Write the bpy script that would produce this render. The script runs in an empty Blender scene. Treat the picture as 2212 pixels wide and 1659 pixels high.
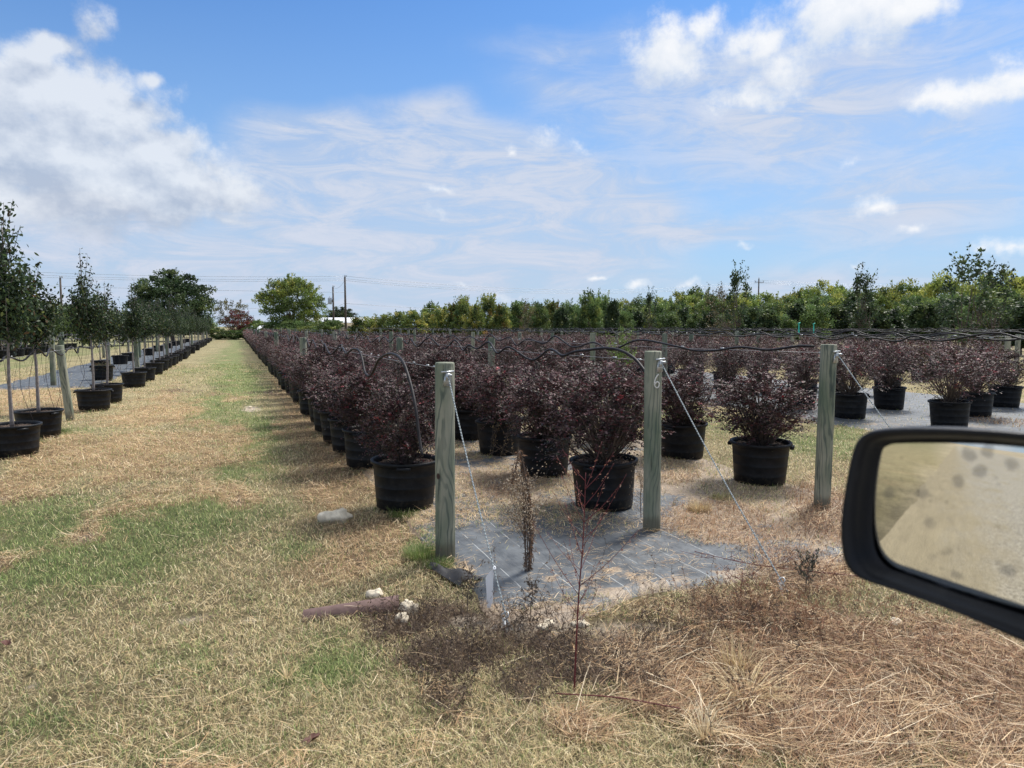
import bpy, math, random
import numpy as np
from mathutils import Vector, Matrix
R = math.radians
rng = np.random.default_rng(11)
random.seed(5)
SC = bpy.context.scene
COL = SC.collection

# ------------------------------------------------------------------ camera
FPX = 1534.0; W2, H2 = 1106.0, 829.5          # photo measured on a 2212 x 1659 copy
VPX, VPY = 505.0, 705.0                       # where the pot rows vanish
CAMH = 1.65
PIT = math.atan((H2 - VPY) / FPX)
YAW = math.atan((W2 - VPX) / FPX * math.cos(PIT))
cam = bpy.data.cameras.new('camera'); camo = bpy.data.objects.new('camera', cam); COL.objects.link(camo)
camo.location = (0, 0, CAMH); camo.rotation_euler = (R(90) - PIT, 0, -YAW)
cam.sensor_width = 36; cam.lens = FPX / 2212 * 36; cam.clip_start = 0.05; cam.clip_end = 6000
cam.dof.use_dof = True; cam.dof.focus_distance = 9.0; cam.dof.aperture_fstop = 6.5
SC.camera = camo
Fv = np.array([math.sin(YAW)*math.cos(PIT), math.cos(YAW)*math.cos(PIT), -math.sin(PIT)])
Rv = np.array([math.cos(YAW), -math.sin(YAW), 0.0])
Uv = np.array([math.sin(YAW)*math.sin(PIT), math.cos(YAW)*math.sin(PIT), math.cos(PIT)])
CP = np.array([0, 0, CAMH])
def ray(u, v):
    d = Fv + (u - W2)/FPX*Rv + (H2 - v)/FPX*Uv
    return d/np.linalg.norm(d)
def G(u, v, z=0.0):                            # photo position of a ground point -> metres
    d = ray(u, v); t = (z - CAMH)/d[2]; return CP + d*t
def PXp(u, v, x0):                             # point of the row plane x = x0
    d = ray(u, v); t = x0/d[0]; return CP + d*t
def PYp(u, v, y0):
    d = ray(u, v); t = y0/d[1]; return CP + d*t
def AT(u, dist):                               # ground point in direction u at a distance
    d = ray(u, 760); h = d[:2]/np.linalg.norm(d[:2]); return np.array([h[0]*dist, h[1]*dist, 0])
def ZAT(u, v, dist):
    d = ray(u, v); return CAMH + dist*d[2]/np.linalg.norm(d[:2])
def azel(u, v):
    d = ray(u, v); return math.degrees(math.atan2(d[0], d[1])), math.degrees(math.asin(d[2]))

SC.view_settings.view_transform = 'Standard'; SC.view_settings.look = 'None'
SC.view_settings.exposure = 0.42; SC.view_settings.gamma = 1; SC.view_settings.use_curve_mapping = False
SC.render.engine = 'CYCLES'
SC.cycles.transparent_max_bounces = 12; SC.cycles.max_bounces = 5; SC.cycles.diffuse_bounces = 2; SC.cycles.glossy_bounces = 3

# ------------------------------------------------------------------ sun
SUN_AZ, SUN_EL = 62.0, 54.0                    # azimuth from +Y towards +X
sl = bpy.data.lights.new('sun', 'SUN'); sl.energy = 4.1; sl.angle = R(14.0); sl.color = (1, 0.95, 0.88)
so = bpy.data.objects.new('sun', sl); COL.objects.link(so)
sd = Vector((math.sin(R(SUN_AZ))*math.cos(R(SUN_EL)), math.cos(R(SUN_AZ))*math.cos(R(SUN_EL)), math.sin(R(SUN_EL))))
so.rotation_euler = sd.to_track_quat('Z', 'Y').to_euler()

# ------------------------------------------------------------------ node helper
class NT:
    def __init__(s, tree): s.t = tree; s.n = tree.nodes; s.l = tree.links
    def new(s, typ, ins=None, **kw):
        n = s.n.new(typ)
        for k, v in kw.items(): setattr(n, k, v)
        for k, v in (ins or {}).items(): s.put(n.inputs[k], v)
        return n
    def put(s, sock, v):
        if isinstance(v, bpy.types.NodeSocket): s.l.new(v, sock)
        else: sock.default_value = v
    def m(s, op, a, b=0.0, c=None, clamp=False):
        n = s.new('ShaderNodeMath', operation=op, use_clamp=clamp); s.put(n.inputs[0], a); s.put(n.inputs[1], b)
        if c is not None: s.put(n.inputs[2], c)
        return n.outputs[0]
    def vm(s, op, a, b=None, out=0):
        n = s.new('ShaderNodeVectorMath', operation=op); s.put(n.inputs[0], a)
        if b is not None: s.put(n.inputs[1], b)
        return n.outputs[out]
    def mix(s, f, a, b, typ='MIX'):
        n = s.new('ShaderNodeMix', data_type='RGBA', blend_type=typ); s.put(n.inputs[0], f)
        s.put(n.inputs[6], a if not isinstance(a, tuple) else (*a, 1)[:4]); s.put(n.inputs[7], b if not isinstance(b, tuple) else (*b, 1)[:4])
        return n.outputs[2]
    def noise(s, vec, scale, detail=4, rough=0.55, out=0, dist=0.0):
        n = s.new('ShaderNodeTexNoise', {'Scale': scale, 'Detail': detail, 'Roughness': rough, 'Distortion': dist})
        if vec is not None: s.l.new(vec, n.inputs['Vector'])
        return n.outputs[out]
    def ss(s, x, a, b, lo=0.0, hi=1.0):
        n = s.new('ShaderNodeMapRange', interpolation_type='SMOOTHSTEP'); s.put(n.inputs[0], x)
        for i, v in enumerate((a, b, lo, hi)): s.put(n.inputs[i+1], v)
        return n.outputs[0]
    def scale(s, vec, sc):
        n = s.new('ShaderNodeMapping'); s.l.new(vec, n.inputs[0]); n.inputs['Scale'].default_value = sc; return n.outputs[0]

# ------------------------------------------------------------------ sky
world = bpy.data.worlds.new('World'); SC.world = world; world.use_nodes = True
w = NT(world.node_tree); w.n.clear()
tc = w.new('ShaderNodeTexCoord'); dirv = w.vm('NORMALIZE', tc.outputs['Generated'])
sx = w.new('ShaderNodeSeparateXYZ', {0: dirv})
azi = w.m('MULTIPLY', w.m('ARCTAN2', sx.outputs[0], sx.outputs[1]), 57.29578)
ele = w.m('MULTIPLY', w.m('ARCSINE', sx.outputs[2]), 57.29578)
cxy = w.new('ShaderNodeCombineXYZ', {0: azi, 1: ele, 2: 0.0}).outputs[0]
sky = w.new('ShaderNodeTexSky', sky_type='NISHITA', sun_disc=False, sun_elevation=R(SUN_EL), sun_rotation=R(SUN_AZ), air_density=1.0, dust_density=0.6, ozone_density=2.0)
skyc = w.vm('SCALE', sky.outputs[0]); skyc.node.inputs['Scale'].default_value = 0.098
# paler towards the horizon: real haze of the humid air
hz = w.ss(ele, 30.0, -3.0)
tint = w.vm('MULTIPLY', skyc, (0.60, 1.02, 1.48))
skycol = w.mix(w.m('MULTIPLY', hz, 0.80), tint, (0.42, 0.62, 0.86))
skycol = w.mix(w.m('MULTIPLY', w.ss(ele, 9.0, -1.0), 0.55), skycol, (0.56, 0.68, 0.82))

def blobgroup(name, blobs, warp, amp, fine, famp):
    g = bpy.data.node_groups.new(name, 'ShaderNodeTree')
    g.interface.new_socket('V', in_out='INPUT', socket_type='NodeSocketVector')
    g.interface.new_socket('D', in_out='OUTPUT', socket_type='NodeSocketFloat')
    t = NT(g); gi = t.new('NodeGroupInput'); go = t.new('NodeGroupOutput'); V = gi.outputs[0]
    nz = t.noise(V, warp, 3, 0.6, out=1)
    off = t.vm('MULTIPLY', t.vm('SUBTRACT', nz, (0.5, 0.5, 0.5)), (amp, amp*0.7, 0))
    P = t.vm('ADD', V, off)
    D = None
    for (u, v, ru, rv, wt) in blobs:
        a, e = azel(u, v); k = 57.3/FPX
        d = t.vm('LENGTH', t.vm('MULTIPLY', t.vm('SUBTRACT', P, (a, e, 0)), (1/(ru*k), 1/(rv*k), 0)), out=1)
        f = t.m('MULTIPLY', t.m('SUBTRACT', 1.0, d), wt)
        D = f if D is None else t.new('ShaderNodeMath', {0: D, 1: f, 2: 0.25}, operation='SMOOTH_MAX').outputs[0]
    fn = t.noise(V, fine, 8, 0.66)
    D = t.m('ADD', D, t.m('MULTIPLY', t.m('SUBTRACT', fn, 0.5), famp))
    t.l.new(D, go.inputs[0]); return g
left = [(60,110,90,55,.8),(40,200,190,110,1),(210,230,170,100,1),(120,330,260,110,1),(330,340,130,70,1),(400,390,160,70,1),(250,420,300,90,1),
        (40,440,200,60,.8),(500,420,90,60,.8),(330,165,36,24,.8),(100,85,80,40,.8),(215,55,45,40,.35),(500,480,90,24,.5)]
right = [(1450,105,115,78,1),(1530,60,60,45,.8),(1640,100,90,70,.9),(1700,150,90,60,.8),(1830,30,170,80,1.1),(1960,10,120,50,1.1),(1600,205,85,38,.8),(1540,235,70,30,.55),
         (2040,205,90,42,.9),(2130,200,100,40,1),(2200,180,60,45,1),(1885,445,58,26,.8),(1980,488,36,12,.7),(1175,300,40,30,.45),(1245,325,26,28,.45),(1092,330,20,17,.6),
         (1620,525,30,10,.5),(2125,545,40,22,.5),(1850,575,30,14,.5),(1285,592,24,9,.6),(955,405,50,16,.55),(930,450,60,22,.45),(1000,622,30,8,.4),(1370,620,44,12,.4),(1480,612,34,10,.4),(2200,125,30,30,.5),
         (1080,645,60,12,.35),(1830,345,20,14,.3),(2190,548,40,16,.5)]
gL = blobgroup('cloud_left', left, 0.16, 6.0, 0.30, 1.25)
gR = blobgroup('cloud_right', right, 0.26, 4.0, 0.40, 1.5)
def density(g, vec): 
    n = w.new('ShaderNodeGroup'); n.node_tree = g; w.l.new(vec, n.inputs[0]); return n.outputs[0]
off = w.vm('ADD', cxy, (0.9, 1.5, 0))
# thin high veil, streaked by the wind
veil = [(1720,260,420,150,.55),(1950,430,330,110,.4),(1500,180,300,90,.4),(330,610,420,110,1.2),(130,500,260,90,1),(960,470,560,200,1.5),(850,560,620,130,1),(950,400,330,110,.95),(1150,470,300,120,.8),(700,300,210,60,.6),(900,260,110,60,.45),(1330,470,230,60,.7),(1500,480,260,40,.5),(1750,600,420,50,.35),(250,560,420,100,.8),(1230,190,160,50,.3),(1700,280,330,70,.3),(1400,250,230,50,.3),(1900,120,260,90,.32),(1250,100,200,40,.22),(600,330,90,40,.3),(2020,300,200,60,.3),(600,640,900,60,.6)]
gV = blobgroup('veil', veil, 0.07, 9.0, 0.2, 0.25)
rot = w.new('ShaderNodeMapping', {0: cxy}); rot.inputs['Rotation'].default_value = (0, 0, R(-8)); rot.inputs['Scale'].default_value = (0.35, 1.35, 1)
st = w.noise(rot.outputs[0], 0.36, 10, 0.70, dist=0.9)
vd = w.ss(density(gV, cxy), -0.12, 0.42)
va = w.m('MULTIPLY', vd, w.ss(st, 0.34, 0.60, 0.52, 0.95))
veilc = w.mix(w.ss(st, 0.35, 0.7), (0.54, 0.63, 0.79), (0.67, 0.72, 0.84))
c1 = w.mix(va, skycol, veilc)
cell = w.noise(w.scale(cxy, (1, 1.5, 1)), 0.16, 5, 0.6)
dL = density(gL, cxy); dL2 = density(gL, off)
aL = w.ss(dL, 0.0, 0.56)
lit = w.m('ADD', w.m('MULTIPLY', w.m('SUBTRACT', dL, dL2), 1.1), w.ss(cell, 0.33, 0.66, 0.12, 0.85), clamp=True)
cL = w.mix(lit, (0.47, 0.54, 0.67), (0.82, 0.86, 0.92))
c2 = w.mix(w.m('MULTIPLY', aL, 0.88), c1, cL)
dR = density(gR, cxy); dR2 = density(gR, off)
aR = w.ss(dR, 0.0, 0.78)
litR = w.m('ADD', w.m('MULTIPLY', w.m('SUBTRACT', dR, dR2), 0.5), 0.62, clamp=True)
cR = w.mix(litR, (0.55, 0.66, 0.82), (0.97, 0.98, 1.0))
c3 = w.mix(w.m('MULTIPLY', aR, 0.95), c2, cR)
# the rest of the sky, outside the stretch the photo looks at: plain broken cloud, whitened high overhead as added fill light
cell2 = w.noise(w.scale(cxy, (1, 1.5, 1)), 0.10, 3, 0.6)
cS = w.mix(w.ss(cell2, 0.45, 0.62, 0.15, 0.85), skycol, (0.72, 0.76, 0.84))
cS = w.mix(w.m('MULTIPLY', w.ss(ele, 30.0, 46.0), w.ss(cell2, .3, .6, .45, .95)), cS, (1.05, 1.08, 1.12))
bgA = w.new('ShaderNodeBackground', {'Color': cS, 'Strength': 2**-0.42}); bgB = w.new('ShaderNodeBackground', {'Color': c3, 'Strength': 2**-0.42})
win = w.m('MULTIPLY', w.m('MULTIPLY', w.ss(azi, -32.0, -26.0), w.ss(azi, 80.0, 74.0)), w.m('MULTIPLY', w.ss(ele, 40.0, 33.0), w.ss(ele, -1.5, -0.5)))
mxw = w.new('ShaderNodeMixShader', {0: win}); w.l.new(bgA.outputs[0], mxw.inputs[1]); w.l.new(bgB.outputs[0], mxw.inputs[2])
wo = w.new('ShaderNodeOutputWorld'); w.l.new(mxw.outputs[0], wo.inputs[0])
world.cycles.sampling_method = 'MANUAL'; world.cycles.sample_map_resolution = 512

# ------------------------------------------------------------------ materials
def mat(name):
    m = bpy.data.materials.new(name); m.use_nodes = True; t = NT(m.node_tree); t.n.clear()
    out = t.new('ShaderNodeOutputMaterial'); p = t.new('ShaderNodeBsdfPrincipled'); t.l.new(p.outputs[0], out.inputs[0])
    return m, t, p, out
def plain(name, col, rough=0.6, metal=0.0, nscale=20, namt=0.25, bump=0.0, spec=0.4):
    m, t, p, out = mat(name); tc = t.new('ShaderNodeTexCoord')
    n = t.noise(tc.outputs['Object'], nscale, 5)
    c = t.mix(t.m('MULTIPLY', t.ss(n, 0.3, 0.75), namt), tuple(col), tuple(min(1, x*1.9+0.01) for x in col))
    t.l.new(c, p.inputs['Base Color']); p.inputs['Roughness'].default_value = rough; p.inputs['Metallic'].default_value = metal; p.inputs['Specular IOR Level'].default_value = spec
    if name == 'black_plastic':
        s_ = t.new('ShaderNodeSeparateXYZ', {0: tc.outputs['Object']}); dn = t.noise(tc.outputs['Object'], 26, 6, .7); lowz = t.ss(s_.outputs[2], .16, .0, .12, .75)
        c = t.mix(t.m('MULTIPLY', t.ss(dn, .45, .75), lowz), c, (.09, .075, .055)); t.l.new(c, p.inputs['Base Color'])
    if bump: t.l.new(t.new('ShaderNodeBump', {'Height': n, 'Distance': bump, 'Strength': 0.7}).outputs[0], p.inputs['Normal'])
    return m
def leafmat(name, rough=0.5, trans=0.25, spec=0.4, var=0.5):
    m, t, p, out = mat(name); a = t.new('ShaderNodeAttribute', attribute_name='Col')
    oi = t.new('ShaderNodeObjectInfo'); ac = t.vm('SCALE', a.outputs['Color']); t.l.new(t.ss(oi.outputs['Random'], 0, 1, 1-var*.35, 1+var*.6), ac.node.inputs['Scale'])
    t.l.new(ac, p.inputs['Base Color']); p.inputs['Roughness'].default_value = rough; p.inputs['Specular IOR Level'].default_value = spec
    tr = t.new('ShaderNodeBsdfTranslucent'); c = t.vm('SCALE', ac); c.node.inputs['Scale'].default_value = 1.25
    t.l.new(c, tr.inputs[0]); mx = t.new('ShaderNodeMixShader', {0: trans}); t.l.new(p.outputs[0], mx.inputs[1]); t.l.new(tr.outputs[0], mx.inputs[2]); t.l.new(mx.outputs[0], out.inputs[0])
    return m
M_leaf = leafmat('leaf', 0.6, 0.12, 0.3)
M_tree = leafmat('tree_leaf', 0.55, 0.3, 0.3)
M_grass = leafmat('grass_blade', 0.6, 0.25, 0.25, 0.0)
M_stem = plain('bark', (0.10, 0.075, 0.06), 0.8, nscale=60, namt=0.6, bump=0.003)
M_trunk = plain('young_trunk', (0.16, 0.14, 0.13), 0.75, nscale=35, namt=0.7, bump=0.003)
M_pot = plain('black_plastic', (0.004, 0.005, 0.007), 0.5, nscale=9, namt=0.6, bump=0.001, spec=.22)
M_soil = plain('bark_mulch', (0.045, 0.03, 0.022), 0.95, nscale=45, namt=1.0, bump=0.01)
M_tube = plain('black_tube', (0.013, 0.011, 0.012), 0.55, nscale=14, namt=0.8, spec=.22)
M_wire = plain('steel_wire', (0.20, 0.20, 0.21), 0.6, 0.3, nscale=50)
M_galv = plain('galvanised', (0.42, 0.44, 0.45), 0.42, 0.75, nscale=30, namt=0.4)
M_rope = plain('braided_cable', (0.24, 0.27, 0.28), 0.6, 0.2, nscale=120, namt=0.6)
M_white = plain('white_ribbon', (0.90, 0.91, 0.93), 0.55, nscale=12, namt=0.1)
M_teal = plain('teal_ribbon', (0.03, 0.48, 0.36), 0.5)
M_redstem = plain('red_stem', (0.11, 0.018, 0.022), 0.6, nscale=30)
M_rock = plain('limestone', (0.50, 0.44, 0.34), 0.95, nscale=14, namt=0.7, bump=0.02)
M_rust = plain('rusty_pipe', (0.085, 0.052, 0.046), 0.8, 0.0, nscale=13, namt=1.0, bump=0.006)
M_pole = plain('creosote_pole', (0.075, 0.06, 0.05), 0.9, nscale=8, namt=0.6)
M_roof = plain('white_roof', (0.82, 0.83, 0.84), 0.4, nscale=3, namt=0.05)
M_tan = plain('tan_wall', (0.42, 0.36, 0.27), 0.8, nscale=2, namt=0.2)
M_dark = plain('dark_glass', (0.02, 0.02, 0.025), 0.2)
M_grey = plain('grey_metal', (0.35, 0.38, 0.42), 0.5, 0.3)
M_black = plain('black_cloth', (0.012, 0.012, 0.014), 0.7, nscale=20, namt=0.7, bump=0.004)
M_leafbrown = plain('dead_leaf', (0.085, 0.035, 0.025), 0.7, nscale=20, namt=0.5)
M_num = plain('number_plate', (0.66, 0.64, 0.58), 0.45)

def wood():
    m, t, p, out = mat('treated_wood'); tc = t.new('ShaderNodeTexCoord'); oi = t.new('ShaderNodeObjectInfo')
    ofs = t.new('ShaderNodeCombineXYZ', {0: t.m('MULTIPLY', oi.outputs['Random'], 7.0), 1: t.m('MULTIPLY', oi.outputs['Random'], 3.1), 2: t.m('MULTIPLY', oi.outputs['Random'], 11.0)}).outputs[0]
    V = t.vm('ADD', tc.outputs['Object'], ofs)
    low = t.noise(t.scale(V, (5, 5, 1.6)), 1.0, 3, 0.5, out=1)
    Vd = t.vm('ADD', t.scale(V, (1, 1, 0.10)), t.vm('MULTIPLY', low, (0.12, 0.12, 0)))
    wv = t.new('ShaderNodeTexWave', {'Scale': 17.0, 'Distortion': 5.0, 'Detail': 3.0, 'Detail Scale': 1.0}, wave_type='BANDS', bands_direction='DIAGONAL'); t.l.new(Vd, wv.inputs[0])
    fine = t.noise(t.scale(V, (90, 90, 4)), 1.0, 4, 0.6)
    big = t.noise(t.scale(V, (3, 3, 1.1)), 1.0, 4, 0.6)
    c = t.mix(t.ss(big, 0.35, 0.65), (0.13, 0.165, 0.11), (0.31, 0.305, 0.235))
    c = t.mix(t.m('MULTIPLY', t.ss(wv.outputs['Fac'], 0.6, 0.95), t.ss(t.noise(t.scale(V, (6, 6, 1.2)), 1.0, 2), .4, .62, .12, .7)), c, (0.07, 0.095, 0.08))
    c = t.mix(t.m('MULTIPLY', t.ss(fine, 0.5, 0.8), 0.5), c, (0.07, 0.085, 0.075))
    st = t.noise(t.scale(V, (16, 16, 1.8)), 1.0, 5, 0.65)
    c = t.mix(t.m('MULTIPLY', t.ss(st, 0.53, 0.66), 0.8), c, (0.04, 0.058, 0.052))
    # knots
    vo = t.new('ShaderNodeTexVoronoi', {'Scale': 3.4, 'Randomness': 1.0}); t.l.new(t.scale(V, (1, 1, 0.8)), vo.inputs['Vector'])
    c = t.mix(t.ss(vo.outputs['Distance'], 0.075, 0.045), c, (0.055, 0.035, 0.028))
    sz = t.new('ShaderNodeSeparateXYZ', {0: tc.outputs['Object']}); c = t.mix(t.m('MULTIPLY', t.ss(t.m('ADD', sz.outputs[2], t.m('MULTIPLY', t.noise(V, 9, 3), -.14)), .10, .0), .6), c, (.10, .08, .055))
    # drying cracks
    ck = t.noise(t.scale(V, (38, 38, 0.9)), 1.0, 2, 0.5)
    crack = t.ss(ck, 0.705, 0.73)
    c = t.mix(crack, c, (0.02, 0.02, 0.018))
    t.l.new(c, p.inputs['Base Color']); p.inputs['Roughness'].default_value = 0.85; p.inputs['Specular IOR Level'].default_value = 0.25
    h = t.m('SUBTRACT', t.m('ADD', t.m('MULTIPLY', wv.outputs['Fac'], -0.3), t.m('MULTIPLY', fine, -0.3)), crack)
    t.l.new(t.new('ShaderNodeBump', {'Height': h, 'Distance': 0.003, 'Strength': 0.8}).outputs[0], p.inputs['Normal'])
    return m
M_wood = wood()

def groundmat():
    m, t, p, out = mat('ground_soil_and_thatch'); tc = t.new('ShaderNodeTexCoord'); a = t.new('ShaderNodeAttribute', attribute_name='Col')
    O = tc.outputs['Object']
    n1 = t.noise(O, 45, 6, 0.7); n2 = t.noise(O, 7, 5, 0.65); n3 = t.noise(t.scale(O, (1, 1, 1)), 0.9, 5, 0.6)
    k = t.m('ADD', t.m('ADD', t.ss(n1, 0.25, 0.75, 0.35, 1.2), t.ss(n2, 0.3, 0.7, -0.18, 0.22)), t.ss(n3, 0.3, 0.7, -0.12, 0.14))
    c = t.vm('SCALE', a.outputs['Color']); t.l.new(k, c.node.inputs['Scale'])
    t.l.new(c, p.inputs['Base Color']); p.inputs['Roughness'].default_value = 0.95; p.inputs['Specular IOR Level'].default_value = 0.15
    t.l.new(t.new('ShaderNodeBump', {'Height': n1, 'Distance': 0.02, 'Strength': 0.8}).outputs[0], p.inputs['Normal'])
    return m
M_ground = groundmat()
def clothmat():
    m, t, p, out = mat('weed_fabric'); tc = t.new('ShaderNodeTexCoord'); a = t.new('ShaderNodeAttribute', attribute_name='Col')
    O = tc.outputs['Object']; s = t.new('ShaderNodeSeparateXYZ', {0: O})
    n = t.noise(O, 6, 6, 0.65); nf = t.noise(O, 160, 3, 0.6); wr = t.noise(t.scale(O, (2.2, 0.7, 1)), 1.6, 4, 0.5, dist=1.2)
    base = t.mix(t.ss(n, 0.3, 0.7), (0.042, 0.050, 0.060), (0.105, 0.118, 0.130))
    wx = t.m('ADD', s.outputs[0], t.m('MULTIPLY', t.noise(O, 0.8, 2), 0.05))
    ln = t.m('ABSOLUTE', t.m('SUBTRACT', t.m('FRACT', t.m('MULTIPLY', wx, 3.3)), 0.5))
    base = t.mix(t.m('MULTIPLY', t.ss(ln, 0.012, 0.006), t.ss(t.noise(O, 5, 4), 0.42, 0.55, 0.1, 0.8)), base, (0.42, 0.44, 0.44))
    base = t.mix(t.ss(nf, 0.5, 0.8, 0.0, 0.35), base, (0.03, 0.035, 0.04))
    dn = t.noise(O, 14, 7, 0.7)
    dn2 = t.noise(O, 3.2, 6, 0.65); msk = t.ss(t.m('ADD', t.m('ADD', a.outputs['Alpha'], t.m('MULTIPLY', t.m('SUBTRACT', dn, 0.5), 1.6)), t.m('MULTIPLY', t.m('SUBTRACT', dn2, 0.5), 0.9)), 0.46, 0.66)
    dirt = t.mix(t.ss(t.noise(O, 60, 5, 0.7), 0.3, 0.7), (0.13, 0.095, 0.065), (0.35, 0.27, 0.19))
    c = t.mix(msk, base, dirt)
    t.l.new(c, p.inputs['Base Color']); p.inputs['Roughness'].default_value = 0.62
    t.l.new(t.new('ShaderNodeBump', {'Height': t.m('ADD', t.m('MULTIPLY', wr, 3.0), t.m('MULTIPLY', nf, 0.06)), 'Distance': 0.02, 'Strength': 0.6}).outputs[0], p.inputs['Normal'])
    return m
M_cloth = clothmat()
def gravelmat():
    m, t, p, out = mat('gravel'); tc = t.new('ShaderNodeTexCoord'); O = tc.outputs['Object']
    vo = t.new('ShaderNodeTexVoronoi', {'Scale': 42.0}); t.l.new(O, vo.inputs['Vector'])
    n = t.noise(O, 2.5, 6, 0.7); n2 = t.noise(t.scale(O, (0.25, 1, 1)), 1.4, 5, 0.6)
    c = t.mix(t.ss(vo.outputs['Color'], 0.1, 0.9), (0.16, 0.14, 0.11), (0.52, 0.48, 0.40))
    c = t.mix(t.ss(n, 0.35, 0.7, 0, 0.5), c, (0.33, 0.30, 0.24))
    c = t.mix(t.ss(n2, 0.50, 0.68, 0, 0.7), c, (0.29, 0.24, 0.14))
    sy = t.new('ShaderNodeSeparateXYZ', {0: O}); em = t.ss(t.m('ADD', sy.outputs[1], t.m('MULTIPLY', t.m('SUBTRACT', t.noise(t.scale(O, (.5, 2.0, 1)), 1.0, 6, .7), .5), 3.2)), -1.1, .9)
    c = t.mix(em, c, t.mix(t.noise(t.scale(O, (.8, 5, 1)), 1.0, 6, .7), (0.17, 0.14, 0.09), (0.44, 0.37, 0.24)))
    t.l.new(c, p.inputs['Base Color']); p.inputs['Roughness'].default_value = 0.95
    t.l.new(t.new('ShaderNodeBump', {'Height': vo.outputs['Distance'], 'Distance': 0.02, 'Strength': 0.8, 'Invert' if False else 'Distance': 0.02}).outputs[0], p.inputs['Normal'])
    return m
M_gravel = gravelmat()

# ------------------------------------------------------------------ mesh helpers
class MB:
    def __init__(s): s.V = []; s.F = {}; s.C = []; s.n = 0
    def add(s, V, F, C=None):
        V = np.asarray(V, float).reshape(-1, 3); F = np.asarray(F, int); k = F.shape[1]
        s.F.setdefault(k, []).append(F + s.n); s.V.append(V)
        C = np.ones((len(V), 4))*0.5 if C is None else np.asarray(C, float)
        if C.ndim == 1: C = np.tile(C, (len(V), 1))
        if C.shape[1] == 3: C = np.hstack([C, np.ones((len(C), 1))])
        s.C.append(C); s.n += len(V)
    def mesh(s, name, material, smooth=False):
        me = bpy.data.meshes.new(name); V = np.concatenate(s.V); C = np.concatenate(s.C)
        me.vertices.add(len(V)); me.vertices.foreach_set('co', V.astype(np.float32).ravel())
        idx = []; starts = []; pos = 0
        for k, L in s.F.items():
            A = np.concatenate(L); idx.append(A.ravel()); starts.append(pos + np.arange(len(A))*k); pos += A.size
        idx = np.concatenate(idx); starts = np.concatenate(starts)
        me.loops.add(len(idx)); me.loops.foreach_set('vertex_index', idx.astype(np.int32))
        me.polygons.add(len(starts)); me.polygons.foreach_set('loop_start', starts.astype(np.int32))
        me.update(calc_edges=True)
        ca = me.color_attributes.new('Col', 'FLOAT_COLOR', 'POINT'); ca.data.foreach_set('color', C.astype(np.float32).ravel())
        if smooth: me.polygons.foreach_set('use_smooth', np.ones(len(starts), bool))
        me.materials.append(material); return me
    def tube(s, P, r, sides=6, col=None, cap=True):
        P = np.asarray(P, float); n = len(P); r = np.broadcast_to(np.asarray(r, float), (n,))
        T = np.gradient(P, axis=0); T /= np.linalg.norm(T, axis=1)[:, None] + 1e-9
        ref = np.array([0, 0, 1.0]) if abs(T[:, 2]).mean() < 0.8 else np.array([1.0, 0, 0])
        A = np.cross(T, ref); A /= np.linalg.norm(A, axis=1)[:, None] + 1e-9; B = np.cross(T, A)
        an = np.linspace(0, 2*np.pi, sides, endpoint=False)
        V = P[:, None] + r[:, None, None]*(np.cos(an)[None, :, None]*A[:, None] + np.sin(an)[None, :, None]*B[:, None])
        i = np.arange(n-1)[:, None]*sides; j = np.arange(sides)[None]; j2 = (j+1) % sides
        F = np.stack([i+j, i+j2, i+sides+j2, i+sides+j], -1).reshape(-1, 4)
        s.add(V.reshape(-1, 3), F, col)
        if cap and sides >= 3:
            s.F.setdefault(sides, []).append(np.array([list(range(sides))[::-1]]) + s.n - n*sides)
            s.F[sides].append(np.array([list(range(sides))]) + s.n - sides)
    def lathe(s, prof, sides=32, col=None, c=(0, 0, 0)):
        prof = np.asarray(prof, float); an = np.linspace(0, 2*np.pi, sides, endpoint=False)
        V = np.stack([prof[:, 0, None]*np.cos(an), prof[:, 0, None]*np.sin(an), np.repeat(prof[:, 1, None], sides, 1)], -1) + np.array(c)
        i = np.arange(len(prof)-1)[:, None]*sides; j = np.arange(sides)[None]; j2 = (j+1) % sides
        s.add(V.reshape(-1, 3), np.stack([i+j, i+j2, i+sides+j2, i+sides+j], -1).reshape(-1, 4), col)
    def box(s, c, d, col=None, M=None):
        c = np.array(c, float); d = np.array(d, float)/2
        V = np.array([[x, y, z] for x in (-1, 1) for y in (-1, 1) for z in (-1, 1)])*d
        if M is not None: V = V @ np.array(M).T
        s.add(V + c, [[0,1,3,2],[4,6,7,5],[0,4,5,1],[2,3,7,6],[0,2,6,4],[1,5,7,3]], col)
    def leaves(s, P, D, N, L, Wd, C, hexa=True, fold=0.15):
        P = np.asarray(P); n = len(P); D = D/(np.linalg.norm(D, axis=1)[:, None]+1e-9)
        S = np.cross(D, N); S /= np.linalg.norm(S, axis=1)[:, None]+1e-9; N = np.cross(S, D)
        L = np.broadcast_to(L, (n,))[:, None]; Wd = np.broadcast_to(Wd, (n,))[:, None]/2
        if hexa:
            q = [(0, 0, 0), (.28, .85, fold), (.68, .8, fold), (1, 0, -.25), (.68, -.8, fold), (.28, -.85, fold)]
        else:
            q = [(0, 0, 0), (.45, 1, fold), (1, 0, -.1), (.45, -1, fold)]
        V = np.stack([P + D*L*a + S*Wd*b + N*Wd*f for a, b, f in q], 1); k = len(q)
        F = np.arange(n*k).reshape(n, k)
        C = np.asarray(C); 
        if C.ndim == 1: C = np.tile(C, (n, 1))
        s.add(V.reshape(-1, 3), F, np.repeat(C, k, 0))
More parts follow.
